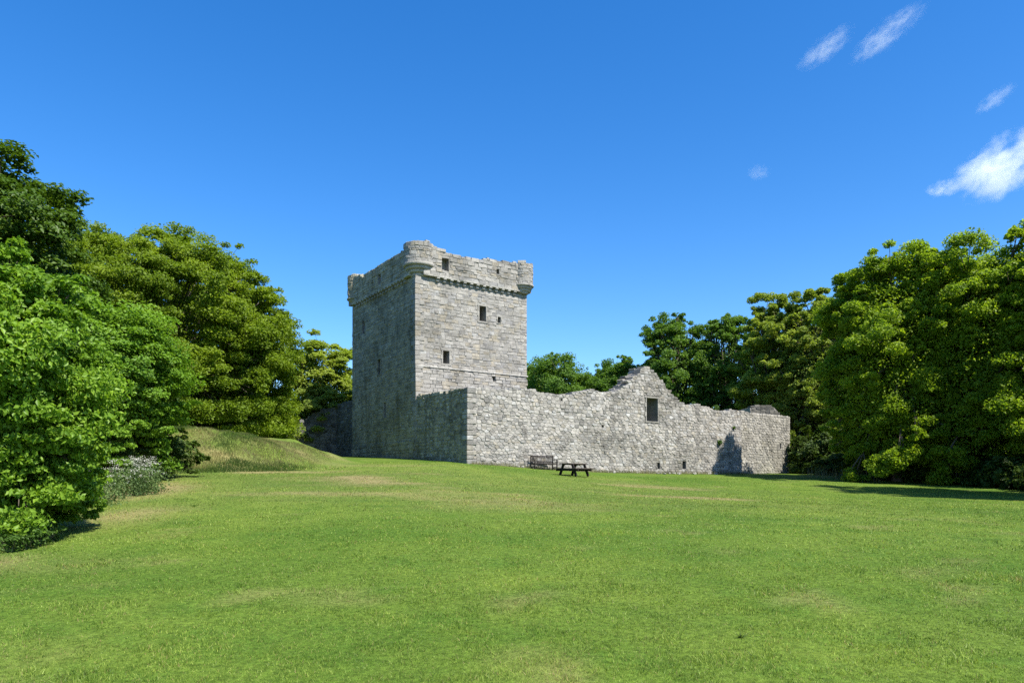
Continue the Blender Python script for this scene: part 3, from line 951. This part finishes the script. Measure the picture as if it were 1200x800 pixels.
def make_tree(name, label, x, y, h, rx, mat, leaf, n, seed, ry=None, cb=0.12, lobes=26, clumps=16, flat=0.5, up=0.55, lobe_r=0.36, clump_r=0.36, group=None, trunk_r=None, dz=0.0,
              cat='tree', lobe_list=None, skirt=True, tint_var=0.5, jitter=0.6, column=False, inner=0.16, pw=2.0, fr=(0.58, 0.84), lz=0.8, sizes=(0.5, 0.7, 0.9, 1.1, 1.35)):
    rng = np.random.default_rng(seed); pr = random.Random(seed)
    ry = ry or rx
    zb = gz(x, y) + dz
    root = empty(name, (x, y, zb))
    tag(root, label, cat, group)
    cz = zb + h * (cb + (1 - cb) / 2); rz = h * (1 - cb) / 2
    Lc, Lr = [], []
    if lobe_list:
        for (lx, ly, lz, lr) in lobe_list:
            Lc.append((lx, ly, lz)); Lr.append(lr)
    else:
        for i in range(lobes):
            t = (i + 0.5) / lobes
            zz = 1 - 2 * t
            ph = i * 2.39996 + pr.uniform(-0.4, 0.4)
            q = math.sqrt(max(0, 1 - zz * zz)) if not (skirt and zz < 0) else (1 - 0.25 * zz * zz) ** 0.5
            q = max(0, 1 - abs(zz) ** pw) ** (1 / pw) if zz > 0 or not skirt else q
            if column: q = (1 - zz ** 6) ** 0.5
            f = pr.uniform(*fr)
            lr = lobe_r * pr.choice(sizes)
            Lc.append((x + rx * q * math.cos(ph) * f, y + ry * q * math.sin(ph) * f, cz + rz * zz * min(0.86, f + 0.12)))
            Lr.append(lr * min(rx, rz * 1.1))
        Lc.append((x, y, cz)); Lr.append(lobe_r * rx * 1.1)
    Lc = np.array(Lc); Lr = np.array(Lr)
    # clumps on the outside of every lobe
    K = clumps
    li = np.repeat(np.arange(len(Lc)), K)
    d = unit(rng, len(li)); d[:, 2] = d[:, 2] * lz + 0.12
    cc = Lc[li] + d * (Lr[li] * rng.uniform(0.55, 1.02, len(li)))[:, None]
    cc[:, 2] = np.maximum(cc[:, 2], zb + 0.25)
    cr = Lr[li] * clump_r * rng.uniform(0.45, 1.75, len(li))
    w = cr ** 1.6; w /= w.sum()
    ci = rng.choice(len(li), n, p=w)
    e = unit(rng, n); rr = rng.random(n) ** 0.55
    off = e * (rr * cr[ci])[:, None]; off[:, 2] *= flat
    # twigs droop outwards a little
    hd = np.sqrt(off[:, 0] ** 2 + off[:, 1] ** 2)
    off[:, 2] -= 0.13 * hd ** 2 / (cr[ci] + 1e-6)
    P = cc[ci] + off
    ni = int(n * inner)
    e2 = unit(rng, ni) * (rng.random(ni) ** 0.4 * 0.78)[:, None]
    if column or skirt: e2[:, :2] *= np.where(e2[:, 2] < 0, 1.0 / np.sqrt(np.maximum(0.25, 1 - e2[:, 2] ** 2)), 1.0)[:, None]
    P[:ni] = np.array([x, y, cz]) + e2 * np.array([rx, ry, rz])
    P[:, 2] = np.maximum(P[:, 2], ground_z(P[:, 0], P[:, 1]) + 0.05)
    outw = P - np.array([x, y, cz]); outw /= np.linalg.norm(outw, axis=1, keepdims=True) + 1e-6
    Nn = up * np.array([0, 0, 1.0]) + 0.6 * outw + jitter * unit(rng, n)
    Nn /= np.linalg.norm(Nn, axis=1, keepdims=True) + 1e-9
    V, F = leaf_cloud(P, Nn, leaf, rng)
    ct = rng.random(len(li))
    tint = np.clip(0.5 + tint_var * (0.55 * (ct[ci] - 0.5) + 0.9 * (rng.random(n) - 0.5)), 0, 1)
    link('crown', np_mesh('crown', V, F, np.repeat(tint, 4)), mat, root)
    # trunk and limbs
    mb = MB()
    tr = trunk_r or h * 0.022
    top = Vector((x, y, zb + h * 0.66))
    pts = [Vector((x, y, zb - 0.3))] + [Vector((x + pr.uniform(-.04, .04) * h * k, y + pr.uniform(-.04, .04) * h * k, zb + h * 0.66 * k)) for k in (0.15, 0.4, 0.7, 1.0)]
    mb.tube(pts, [tr * 1.45, tr * 1.05, tr * 0.85, tr * 0.55, tr * 0.2], 9)
    for i in range(len(Lc)):
        k = pr.uniform(0.22, 0.8)
        s = pts[0].lerp(pts[-1], k); s.z = zb + h * 0.66 * k
        e = Vector(Lc[i]); mid = s.lerp(e, 0.5) + Vector((0, 0, abs(e.z - s.z) * 0.10 + 0.05 * h * pr.random()))
        r0 = tr * (0.48 - 0.25 * k)
        mb.tube([s, mid, e], [r0, r0 * 0.6, r0 * 0.2], 6)
        for q in range(3):
            c = Vector(cc[i * K + q]); mb.tube([mid.lerp(e, 0.6), c], [r0 * 0.3, r0 * 0.08], 4)
    mb.build('trunk', M_BARK, root, smooth=True)
    return root

LM_NEAR = leaf_material('leaf_fresh', (0.091, 0.188, 0.016), (0.206, 0.338, 0.035), 0.42, 0.42, 0.2, 0.7)
LM_MID = leaf_material('leaf_mid', (0.080, 0.175, 0.014), (0.190, 0.320, 0.034), 0.42, 0.45, 0.2, 0.5)
LM_DOME = leaf_material('leaf_olive', (0.072, 0.130, 0.008), (0.225, 0.310, 0.018), 0.46, 0.5, 0.2, 0.3)
LM_DARK = leaf_material('leaf_dark', (0.039, 0.084, 0.010), (0.090, 0.154, 0.018), 0.34, 0.45, 0.2, 0.4)
LM_RIGHT = leaf_material('leaf_right', (0.115, 0.200, 0.014), (0.315, 0.420, 0.034), 0.54, 0.45, 0.2, 0.3)
LM_YEL = leaf_material('leaf_yellowish', (0.130, 0.190, 0.020), (0.330, 0.400, 0.075), 0.5, 0.5, 0.2, 0.3)
LM_BLUE = leaf_material('leaf_far_green', (0.060, 0.130, 0.020), (0.155, 0.265, 0.040), 0.48, 0.5, 0.2, 0.2)
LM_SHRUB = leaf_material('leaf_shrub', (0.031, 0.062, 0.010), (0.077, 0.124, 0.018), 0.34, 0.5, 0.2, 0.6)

LM_PLANT = leaf_material('leaf_plant', (0.035, 0.080, 0.012), (0.10, 0.18, 0.03), 0.35, 0.5, 0.2, 0.6)
def at(px, Y): return (px - 600) / FPX * Y

def build_trees():
    # left side
    make_tree('broadleaf_tree', 'bright green broad-leaved tree at the left edge, branches hanging down to the lawn', at(-12, 13.3), 13.3, 5.6, 1.95, LM_NEAR, 0.105, 190000, 1, cb=-0.03, lobes=56, clumps=14, lobe_r=0.34, clump_r=0.42, flat=0.5, up=0.3, jitter=0.8, column=True, tint_var=0.8)
    make_tree('broadleaf_tree', 'fresh green tree with layered low branches beside the white flowers, left of the bank', at(104, 27), 27, 6.7, 3.2, LM_MID, 0.14, 170000, 2, cb=0.08, lobes=48, clumps=15, flat=0.36, up=0.6, clump_r=0.45)
    make_tree('shrub', 'low bright green leafy bush between the near left tree and the white flowers', at(64, 14.6), 14.6, 1.9, 0.85, LM_NEAR, 0.10, 16000, 7, cb=-0.1, lobes=20, clumps=8, cat='bush', trunk_r=0.03, jitter=0.8, up=0.3, column=True)
    make_tree('maple_tree', 'dark green maple showing above the other trees at the top left corner', at(-15, 31), 31, 13.6, 4.3, LM_DARK, 0.22, 120000, 3, lobes=40, clumps=15, flat=0.5, cb=0.0)
    make_tree('beech_tree', 'big dome shaped olive green tree behind the grassy bank', at(183, 49), 49, 15.0, 9.3, LM_DOME, 0.18, 620000, 4, cb=-0.05, lobes=210, clumps=13, fr=(0.80, 0.86), lz=0.6, sizes=(0.7, 0.9, 1.1), inner=0.10, flat=0.42, up=0.4, jitter=0.8, lobe_r=0.21, clump_r=0.36, pw=2.7)
    make_tree('broadleaf_tree', 'yellow green tree squeezed between the dome shaped tree and the tower', at(372, 70), 70, 11.6, 4.3, LM_YEL, 0.26, 80000, 5, lobes=30, clumps=13, flat=0.4, up=0.7, cb=0.05)
    make_tree('broadleaf_tree', 'dark tree filling the gap low behind the grassy bank', at(268, 57), 57, 8.0, 3.6, LM_DOME, 0.24, 90000, 6, lobes=30, clumps=14, flat=0.45, up=0.55, cb=0.0)
    # behind the wall
    for i, (px, Y, py, r, s) in enumerate(((648, 95, 414, 5.6, 21), (612, 108, 420, 6.0, 22), (700, 100, 424, 5.0, 24), (727, 92, 410, 4.4, 23))):
        X = at(px, Y); h = EYE + (HOR - py) / FPX * Y - gz(X, Y)
        lab = ['dark rounded tree just right of the tower above the wall', 'dark tree whose crown is half hidden by the right side of the tower',
               'dark low tree in the dip between two others behind the wall', 'dark feathery tree just left of the gable peak'][i]
        make_tree('woodland_tree', lab, X, Y, h, r, LM_BLUE, 0.28, 90000, s, lobes=40, clumps=13, cb=0.0, flat=0.6, up=0.35, jitter=0.9, group='trees behind the castle wall')
    rows = ((790, 88, 366, 5.2, LM_BLUE, 31, 40000, 'dark green tree standing right behind the gable slope'),
            (850, 86, 362, 5.0, LM_BLUE, 32, 40000, 'dark green tree between the gable and the yellowish tree'),
            (905, 78, 350, 4.6, LM_YEL, 33, 50000, 'pale yellowish green tree above the right part of the wall'),
            (955, 74, 340, 5.0, LM_YEL, 34, 56000, 'tall yellowish green tree beside the big right hand trees'),
            (985, 84, 345, 5.4, LM_BLUE, 35, 36000, 'dark tree half hidden between the yellowish and the big bright trees'))
    for (px, Y, py, r, m, s, n, lab) in rows:
        X = at(px, Y); h = (EYE + (HOR - py) / FPX * Y - gz(X, Y)) * 1.06
        make_tree('woodland_tree', lab, X, Y, h, r, m, 0.25, int(n * 3.0), s, lobes=84, clumps=11, cb=-0.03, flat=0.6, lobe_r=0.24, up=0.35, jitter=0.9, inner=0.08, group='trees behind the castle wall')
    rows = ((1054, 52.3, 283, 5.7, 41, 120000, 'big bright green tree with domed top, left one of the right hand pair'),
            (1160, 50, 272, 6.6, 42, 140000, 'big bright green tree reaching the right edge of the picture'),
            (1135, 63, 340, 5.6, 43, 60000, 'green tree standing behind the gap of the big right hand pair'),
            (1282, 45, 205, 4.3, 44, 60000, 'tall tree outside the right edge with one leafy twig reaching into view'),
            (1440, 33, 10, 5.4, 45, 40000, 'tree beyond the right edge, throwing its shadow on the lawn'))
    for (px, Y, py, r, s, n, lab) in rows:
        X = at(px, Y); h = (EYE + (HOR - py) / FPX * Y - gz(X, Y)) * 1.05
        make_tree('broadleaf_tree', lab, X, Y, h, r, LM_RIGHT, 0.20, int(n * 3.0), s, lobes=130, clumps=12, cb=-0.09, pw=2.5, flat=0.6, up=0.3, jitter=0.9, inner=0.12, lobe_r=0.22, fr=(0.5, 0.85), group='big trees along the right side of the lawn')
    # dark understorey beneath the trees
    rng = random.Random(77)
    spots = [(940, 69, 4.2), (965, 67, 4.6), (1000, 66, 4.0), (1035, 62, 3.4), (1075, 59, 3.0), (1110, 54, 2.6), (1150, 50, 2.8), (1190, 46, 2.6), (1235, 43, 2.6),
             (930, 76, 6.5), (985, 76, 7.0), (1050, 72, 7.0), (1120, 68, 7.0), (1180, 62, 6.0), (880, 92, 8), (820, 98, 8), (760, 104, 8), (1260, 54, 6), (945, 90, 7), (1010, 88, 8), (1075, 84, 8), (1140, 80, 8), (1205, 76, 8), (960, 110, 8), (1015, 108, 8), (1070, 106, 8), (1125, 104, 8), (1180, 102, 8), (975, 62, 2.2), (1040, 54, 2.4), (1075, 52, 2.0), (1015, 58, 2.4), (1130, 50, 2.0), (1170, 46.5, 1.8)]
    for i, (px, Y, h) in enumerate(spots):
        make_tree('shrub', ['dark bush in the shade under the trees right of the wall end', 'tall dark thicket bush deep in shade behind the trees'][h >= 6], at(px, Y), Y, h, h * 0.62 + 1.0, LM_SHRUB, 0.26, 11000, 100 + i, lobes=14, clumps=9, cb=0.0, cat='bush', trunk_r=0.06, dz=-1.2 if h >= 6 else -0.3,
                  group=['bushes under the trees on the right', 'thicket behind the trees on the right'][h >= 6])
    spots = [(95, 28, 2.4), (150, 29, 2.6), (195, 31, 2.0), (60, 25, 2.6), (20, 18, 2.2), (240, 52, 4), (170, 45, 4), (320, 66, 5), (390, 78, 6), (120, 38, 5)]
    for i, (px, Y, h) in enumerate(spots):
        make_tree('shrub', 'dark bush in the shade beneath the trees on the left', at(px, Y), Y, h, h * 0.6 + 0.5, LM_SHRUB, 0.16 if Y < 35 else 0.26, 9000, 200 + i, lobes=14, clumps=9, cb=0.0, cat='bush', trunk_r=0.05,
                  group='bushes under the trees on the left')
build_trees()

# ------------------------------------------------------------------ garden bench and picnic table
M_WOOD = simple_material('dark_brown_wood', (0.014, 0.010, 0.009), 0.7, 0.35, 9.0, 0.3, (1, 8, 1))
M_WOOD2 = simple_material('weathered_wood', (0.060, 0.048, 0.040), 0.75, 0.35, 9.0, 0.3, (1, 8, 1))
X_, Y_ = Vector((1, 0, 0)), Vector((0, 1, 0))

def lpart(name, fn, mat, root):
    mb = MB(); fn(mb)
    me = bpy.data.meshes.new(name); me.from_pydata([tuple(v) for v in mb.v], [], mb.f); me.materials.append(mat); me.update()
    o = bpy.data.objects.new(name, me); COL.objects.link(o); o.parent = root
    return o

def build_bench():
    bx, by = at(637.5, 49.0), 49.0
    root = empty('garden_bench', (bx, by, gz(bx, by)), math.atan2(D.y, D.x) - rad(6))
    tag(root, 'dark brown slatted wooden bench with its back against the rubble wall', 'bench')
    w = 0.86
    B = lambda mb, c, h, bev=0.006: mb.box(c, X_, Y_, UP, h[0], h[1], h[2], bevel=bev)
    def seat(mb):
        for k in range(5): B(mb, (0, -0.24 + k * 0.105, 0.44), (w, 0.046, 0.014))
        B(mb, (0, -0.27, 0.395), (w, 0.02, 0.04)); B(mb, (0, 0.20, 0.395), (w, 0.02, 0.04))
    lpart('seat', seat, M_WOOD, root)
    def back(mb):
        B(mb, (0, 0.285, 0.90), (w, 0.024, 0.05)); B(mb, (0, 0.265, 0.53), (w, 0.022, 0.035))
        for k in range(15): B(mb, (-w + 0.12 + k * (2 * w - 0.24) / 14, 0.275, 0.71), (0.022, 0.012, 0.15))
    lpart('backrest', back, M_WOOD, root)
    for s in (-1, 1):
        lpart('leg', lambda mb: B(mb, (s * w, 0.28, 0.46), (0.034, 0.034, 0.49)), M_WOOD, root)
        lpart('leg', lambda mb: B(mb, (s * w, -0.27, 0.31), (0.034, 0.034, 0.34)), M_WOOD, root)
        lpart('armrest', lambda mb: B(mb, (s * w, -0.02, 0.675), (0.045, 0.31, 0.02)), M_WOOD, root)
        lpart('side_rail', lambda mb: B(mb, (s * w, 0.0, 0.16), (0.02, 0.24, 0.03)), M_WOOD, root)
build_bench()

def build_picnic():
    px, py = at(672.5, 43.5), 43.5
    root = empty('picnic_table', (px, py, gz(px, py)), rad(44))
    tag(root, 'weathered brown wooden picnic table with fixed benches on the lawn', 'picnic table')
    B = lambda mb, c, h, bev=0.006: mb.box(c, X_, Y_, UP, h[0], h[1], h[2], bevel=bev)
    Lh = 0.88
    def top(mb):
        for k in range(6): B(mb, (0, -0.35 + k * 0.14, 0.745), (Lh, 0.066, 0.028))
        for s in (-0.6, 0, 0.6): B(mb, (s, 0, 0.70), (0.035, 0.36, 0.025))
    lpart('tabletop', top, M_WOOD2, root)
    for s in (-1, 1):
        def seat(mb):
            B(mb, (0, s * 0.66, 0.45), (Lh, 0.075, 0.028)); B(mb, (0, s * 0.82, 0.45), (Lh, 0.075, 0.028))
        lpart('seat', seat, M_WOOD2, root)
    for e in (-1, 1):
        lpart('crossbeam', lambda mb: B(mb, (e * 0.6, 0, 0.385), (0.04, 0.88, 0.065)), M_WOOD, root)
        for s in (-1, 1):
            def leg(mb):
                a = Vector((e * 0.545, s * 0.34, 0.725)); b = Vector((e * 0.545, s * 0.66, 0.0))
                ax = (a - b).normalized(); sd = ax.cross(X_).normalized()
                mb.box((a + b) / 2, X_, sd, ax, 0.04, 0.075, (a - b).length / 2, bevel=0.006)
            lpart('leg', leg, M_WOOD, root)
build_picnic()

# ------------------------------------------------------------------ plants
M_PARS = simple_material('parsley_flower', (0.50, 0.50, 0.42), 0.8, 0.12, 20.0, 0.1)
M_STEM = leaf_material('parsley_leaf', (0.06, 0.11, 0.03), (0.15, 0.21, 0.08), 0.3, 0.6, 0.1, 1.0)
M_TALL = leaf_material('tall_grass', (0.10, 0.11, 0.05), (0.27, 0.25, 0.15), 0.3, 0.6, 0.1, 1.0)

def parsley_patch():
    """clump of white flowering cow parsley: plants with umbels on upright stems"""
    rng = np.random.default_rng(12)
    for k in range(24):
        t = rng.random()
        px = 96 + 84 * t + rng.normal(0, 7); Y = 18.0 + 6.5 * t + rng.normal(0, 0.8)
        x = at(px, Y) - 0.1; z = gz(x, Y)
        root = empty('cow_parsley', (x, Y, z))
        tag(root, 'tall white flowering cow parsley plant between the left trees and the dry lawn edge', 'wild flower', 'white cow parsley along the left edge')
        V1, F1, nb = [], [], 0
        mb = MB()
        ns = int(rng.integers(6, 10))
        heads = []
        for s in range(ns):
            a = rng.uniform(0, 6.28); ln = rng.uniform(0.05, 0.35); hh = rng.uniform(0.4, 1.15)
            tip = Vector((x + math.cos(a) * ln, Y + math.sin(a) * ln, z + hh))
            mb.tube([Vector((x, Y, z)), Vector((x, Y, z)).lerp(tip, 0.5) + Vector((0, 0, 0.06)), tip], [0.007, 0.006, 0.004], 4)
            heads.append(tip)
        mb.build('stem', M_STEM, root)
        n = 240
        P = np.array([[x, Y, z]]) + np.stack([rng.normal(0, 0.25, n), rng.normal(0, 0.25, n), rng.uniform(0.03, 0.85, n) ** 1.3], 1)
        V, F = leaf_cloud(P, unit(rng, n) + np.array([0, 0, 0.5]), 0.09, rng, 0.4)
        link('foliage', np_mesh('foliage', V, F, np.repeat(rng.random(n), 4)), M_STEM, root)
        Q = []
        for hd in heads:
            m = 26
            q = np.array(hd)[None] + np.stack([rng.normal(0, 0.055, m), rng.normal(0, 0.055, m), rng.normal(0, 0.02, m)], 1)
            Q.append(q)
        Q = np.concatenate(Q)
        V, F = leaf_cloud(Q, unit(rng, len(Q)) * 0.5 + np.array([0, 0, 1.0]), 0.028, rng, 0.9)
        link('blossom', np_mesh('blossom', V, F), M_PARS, root)
parsley_patch()

def grass_clump(name, label, spots, mat, cat, group, seed, H=(0.4, 0.9), n=500, spread=0.5, wid=0.012):
    rng = np.random.default_rng(seed)
    for (x, y) in spots:
        z = gz(x, y)
        p = np.stack([x + rng.normal(0, spread, n), y + rng.normal(0, spread, n), np.zeros(n)], 1)
        p[:, 2] = ground_z(p[:, 0], p[:, 1])
        V, F = blades(p, rng.uniform(H[0], H[1], n), np.full(n, wid), rng, 0.22)
        o = bpy.data.objects.new(name, np_mesh(name, V, F, np.repeat(rng.random(n), 3)))
        o.data.materials.append(mat); COL.objects.link(o)
        tag(o, label, cat, group)
grass_clump('tall_grass', 'tuft of pale tall seeding grass at the foot of the shaded bushes', [(at(p, Y), Y) for p, Y in ((952, 56), (962, 55.5), (972, 55), (983, 54.5), (994, 54), (1006, 52), (1020, 51))], M_TALL, 'grass tuft', 'tall grass tufts at the lawn edge', 31, (0.05, 1.1), 70, 0.5, 0.018)
grass_clump('wall_foot_grass', 'pale uncut grass growing along the foot of the long wall', [tuple((CC + D * u + N_ * 0.22)[:2]) for u in np.arange(0.4, C_END, 0.7)], M_TALL, 'grass tuft', 'uncut grass along the wall foot', 32, (0.04, 0.36), 170, 0.24, 0.02)
def build_weed():
    """rosette of leaves that all spring from one root"""
    rng = np.random.default_rng(33)
    x, y = at(868, 6.9), 6.9
    n = 34
    V, F = blades(np.tile([[x, y, gz(x, y) - 0.005]], (n, 1)), rng.uniform(0.015, 0.08, n), np.full(n, 0.018), rng, 1.1)
    F[:, 0] = 0
    tag(link('weed', np_mesh('weed', V, F, np.repeat(rng.random(n), 3)), LM_SHRUB), 'dark little weed poking out of the foreground lawn', 'weed')
build_weed()

def build_coarse_grass():
    rng = np.random.default_rng(34)
    P = []
    for k in range(150):
        y = rng.uniform(5.4, 24); x = y * rng.uniform(-0.62, 0.68); m = int(rng.integers(12, 45))
        P.append(np.stack([x + rng.normal(0, 0.05 + 0.05 * rng.random(), m), y + rng.normal(0, 0.07, m)], 1))
    P = np.concatenate(P); n = len(P)
    V, F = blades(np.stack([P[:, 0], P[:, 1], ground_z(P[:, 0], P[:, 1]) - 0.003], 1), rng.uniform(0.012, 0.05, n), np.full(n, 0.006), rng, 0.8)
    tag(link('coarse_grass', np_mesh('coarse_grass', V, F, np.repeat(rng.random(n), 3)), leaf_material('coarse_blade', (0.05, 0.10, 0.012), (0.13, 0.19, 0.035), 0.3, 0.5, 0.2, 0.6)),
        'coarser darker tufts scattered through the mown lawn', 'grass', None, 'stuff')
build_coarse_grass()

def wall_plant(name, label, p, r, n, mat, seed):
    rng = np.random.default_rng(seed)
    P = np.array(p)[None] + unit(rng, n) * (rng.random(n) ** 0.5 * r)[:, None] * np.array([1, 1, 0.9])
    Nn = unit(rng, n) + np.array(N_)[None] * 0.8 + np.array([0, 0, 0.6]); Nn /= np.linalg.norm(Nn, axis=1, keepdims=True)
    V, F = leaf_cloud(P, Nn, 0.11, rng)
    tag(link(name, np_mesh(name, V, F, np.repeat(rng.random(n), 4)), mat), label, 'plant', 'plants rooted in the castle wall')
def onwall(px, py, d=0.12):
    u, z = uz(px, py, CC, D); return CC + D * u + N_ * d + UP * z
wall_plant('wall_plant', 'green plant growing out of the wall face at the top of the shadow', onwall(841.5, 518), 0.27, 300, LM_PLANT, 1)
wall_plant('wall_plant', 'small green plant in the joint beside the yellowish wall end', onwall(859, 501), 0.13, 90, LM_PLANT, 2)
wall_plant('wall_plant', 'olive grass sprouting on the wall head right of the gable', onwall(843, 478, -0.4), 0.34, 320, LM_PLANT, 3)
wall_plant('wall_plant', 'thin green sprig on the wall head at the foot of the gable slope', onwall(817, 472, -0.4), 0.18, 110, LM_PLANT, 4)

# ------------------------------------------------------------------ fair weather clouds, kilometres away
def cloud_material(name, dens, scale, thr, stretch):
    m, n, l, o = mat_new(name)
    tc = n.new('ShaderNodeTexCoord'); oi = n.new('ShaderNodeObjectInfo')
    ln = n.new('ShaderNodeVectorMath'); ln.operation = 'LENGTH'; l.new(tc.outputs['Object'], ln.inputs[0])
    mp = n.new('ShaderNodeMapping'); mp.inputs['Scale'].default_value = stretch; l.new(tc.outputs['Object'], mp.inputs[0])
    t = n.new('ShaderNodeTexNoise'); t.noise_dimensions = '4D'; t.inputs['Scale'].default_value = scale
    t.inputs['Detail'].default_value = 8.0; t.inputs['Roughness'].default_value = 0.62; t.inputs['Distortion'].default_value = 0.4
    w = n.new('ShaderNodeMath'); w.operation = 'MULTIPLY'; w.inputs[1].default_value = 37.0
    l.new(oi.outputs['Random'], w.inputs[0]); l.new(w.outputs[0], t.inputs['W']); l.new(mp.outputs[0], t.inputs['Vector'])
    nz = ramp(n, l, t.outputs[0], 0.36, 0.68)
    fall = ramp(n, l, ln.outputs['Value'], 1.0, 0.15)
    a = n.new('ShaderNodeMath'); a.operation = 'MULTIPLY'; l.new(fall, a.inputs[0]); l.new(nz, a.inputs[1])
    d = n.new('ShaderNodeMapRange'); d.inputs[1].default_value = thr; d.inputs[2].default_value = thr + 0.45; d.inputs[3].default_value = 0.0; d.inputs[4].default_value = dens
    l.new(a.outputs[0], d.inputs[0])
    v = n.new('ShaderNodeVolumePrincipled')
    v.inputs['Color'].default_value = (1, 1, 1, 1); v.inputs['Anisotropy'].default_value = 0.1
    l.new(d.outputs[0], v.inputs['Density'])
    l.new(v.outputs[0], o.inputs['Volume'])
    return m

def build_clouds():
    mc = cloud_material('cloud_vapour', 0.008, 2.4, 0.17, (1.2, 1, 1))
    mw = cloud_material('wisp_vapour', 0.0032, 2.8, 0.17, (1.5, 1, 1.0))
    Y = 3000.0
    for (px, py, w, h, tilt, m, lab) in (
            (1178, 194, 82, 50, 28, mc, 'small bright white cloud low at the right edge of the sky'),
            (1108, 220, 30, 13, 4, mc, 'little white cloud scrap left of and below the bright cloud'),
            (1040, 40, 66, 20, 33, mw, 'thin feathery white cloud streak high at the right'),
            (968, 57, 52, 17, 33, mw, 'faint wispy cloud streak left of the high feathery one'),
            (1166, 116, 34, 14, 34, mw, 'faint small wisp of cloud above the bright white cloud'),
            (889, 202, 20, 12, 0, mw, 'tiny lone wisp of cloud in the open blue sky')):
        bm = bmesh.new(); bmesh.ops.create_icosphere(bm, subdivisions=3, radius=1.0)
        me = bpy.data.meshes.new('cloud'); bm.to_mesh(me); bm.free()
        me.materials.append(m)
        o = bpy.data.objects.new('cloud', me); COL.objects.link(o)
        o.location = (at(px, Y), Y, EYE + (HOR - py) / FPX * Y)
        k = Y / FPX
        o.scale = (w * k, (w + h) * 0.6 * k, h * k)
        o.rotation_euler = (0, rad(-tilt), 0)
        tag(o, lab, 'cloud', 'clouds in the blue sky')
build_clouds()

# ------------------------------------------------------------------ small things at the wall foot and under the near tree
def build_stones():
    rng = random.Random(8)
    for k in range(13):
        u = rng.uniform(15, C_END - 3.5) if k < 10 else rng.uniform(3, 14)
        p = CC + D * u + N_ * rng.uniform(0.35, 0.9)
        bm = bmesh.new(); bmesh.ops.create_icosphere(bm, subdivisions=2, radius=1.0)
        a, b, c = rng.uniform(0.09, 0.2), rng.uniform(0.08, 0.16), rng.uniform(0.06, 0.12)
        for v in bm.verts:
            q = v.co.copy(); f = 1 + 0.35 * (float(vnoise(q.x * 2 + k * 9.1, q.y * 2 + q.z * 3, 1.0)) - 0.5)
            q = Vector([math.copysign(abs(t) ** 0.6, t) for t in q]) * f
            v.co = Vector((q.x * a, q.y * b, q.z * c))
        me = bpy.data.meshes.new('fallen_stone'); bm.to_mesh(me); bm.free()
        g = rng.uniform(0.28, 0.42); add_attr(me, 'stone', np.tile([[g, g * 0.95, g * 0.86]], (len(me.vertices), 1)))
        me.materials.append(M_RUBBLE)
        o = bpy.data.objects.new('fallen_stone', me); COL.objects.link(o)
        o.location = (p.x, p.y, gz(p.x, p.y) + c * 0.45); o.rotation_euler = (rng.uniform(-.3, .3), rng.uniform(-.3, .3), rng.uniform(0, 6))
        tag(o, 'loose grey stone fallen from the long wall, lying in the grass at its foot', 'stone', 'fallen stones along the wall foot')
build_stones()

for i, (px, Y, h) in enumerate(((-4, 11.9, 0.42), (14, 11.7, 0.30), (30, 12.0, 0.36), (47, 12.4, 0.26), (62, 13.0, 0.34))):
    make_tree('ground_plant', 'low leafy green plant at the foot of the near left tree', at(px, Y), Y, h, 0.26, LM_PLANT, 0.06, 700, 300 + i, lobes=7, clumps=6, cb=0.0, cat='plant', trunk_r=0.012, dz=-0.03,
              group='low plants under the near left tree', lobe_r=0.5, jitter=0.9)
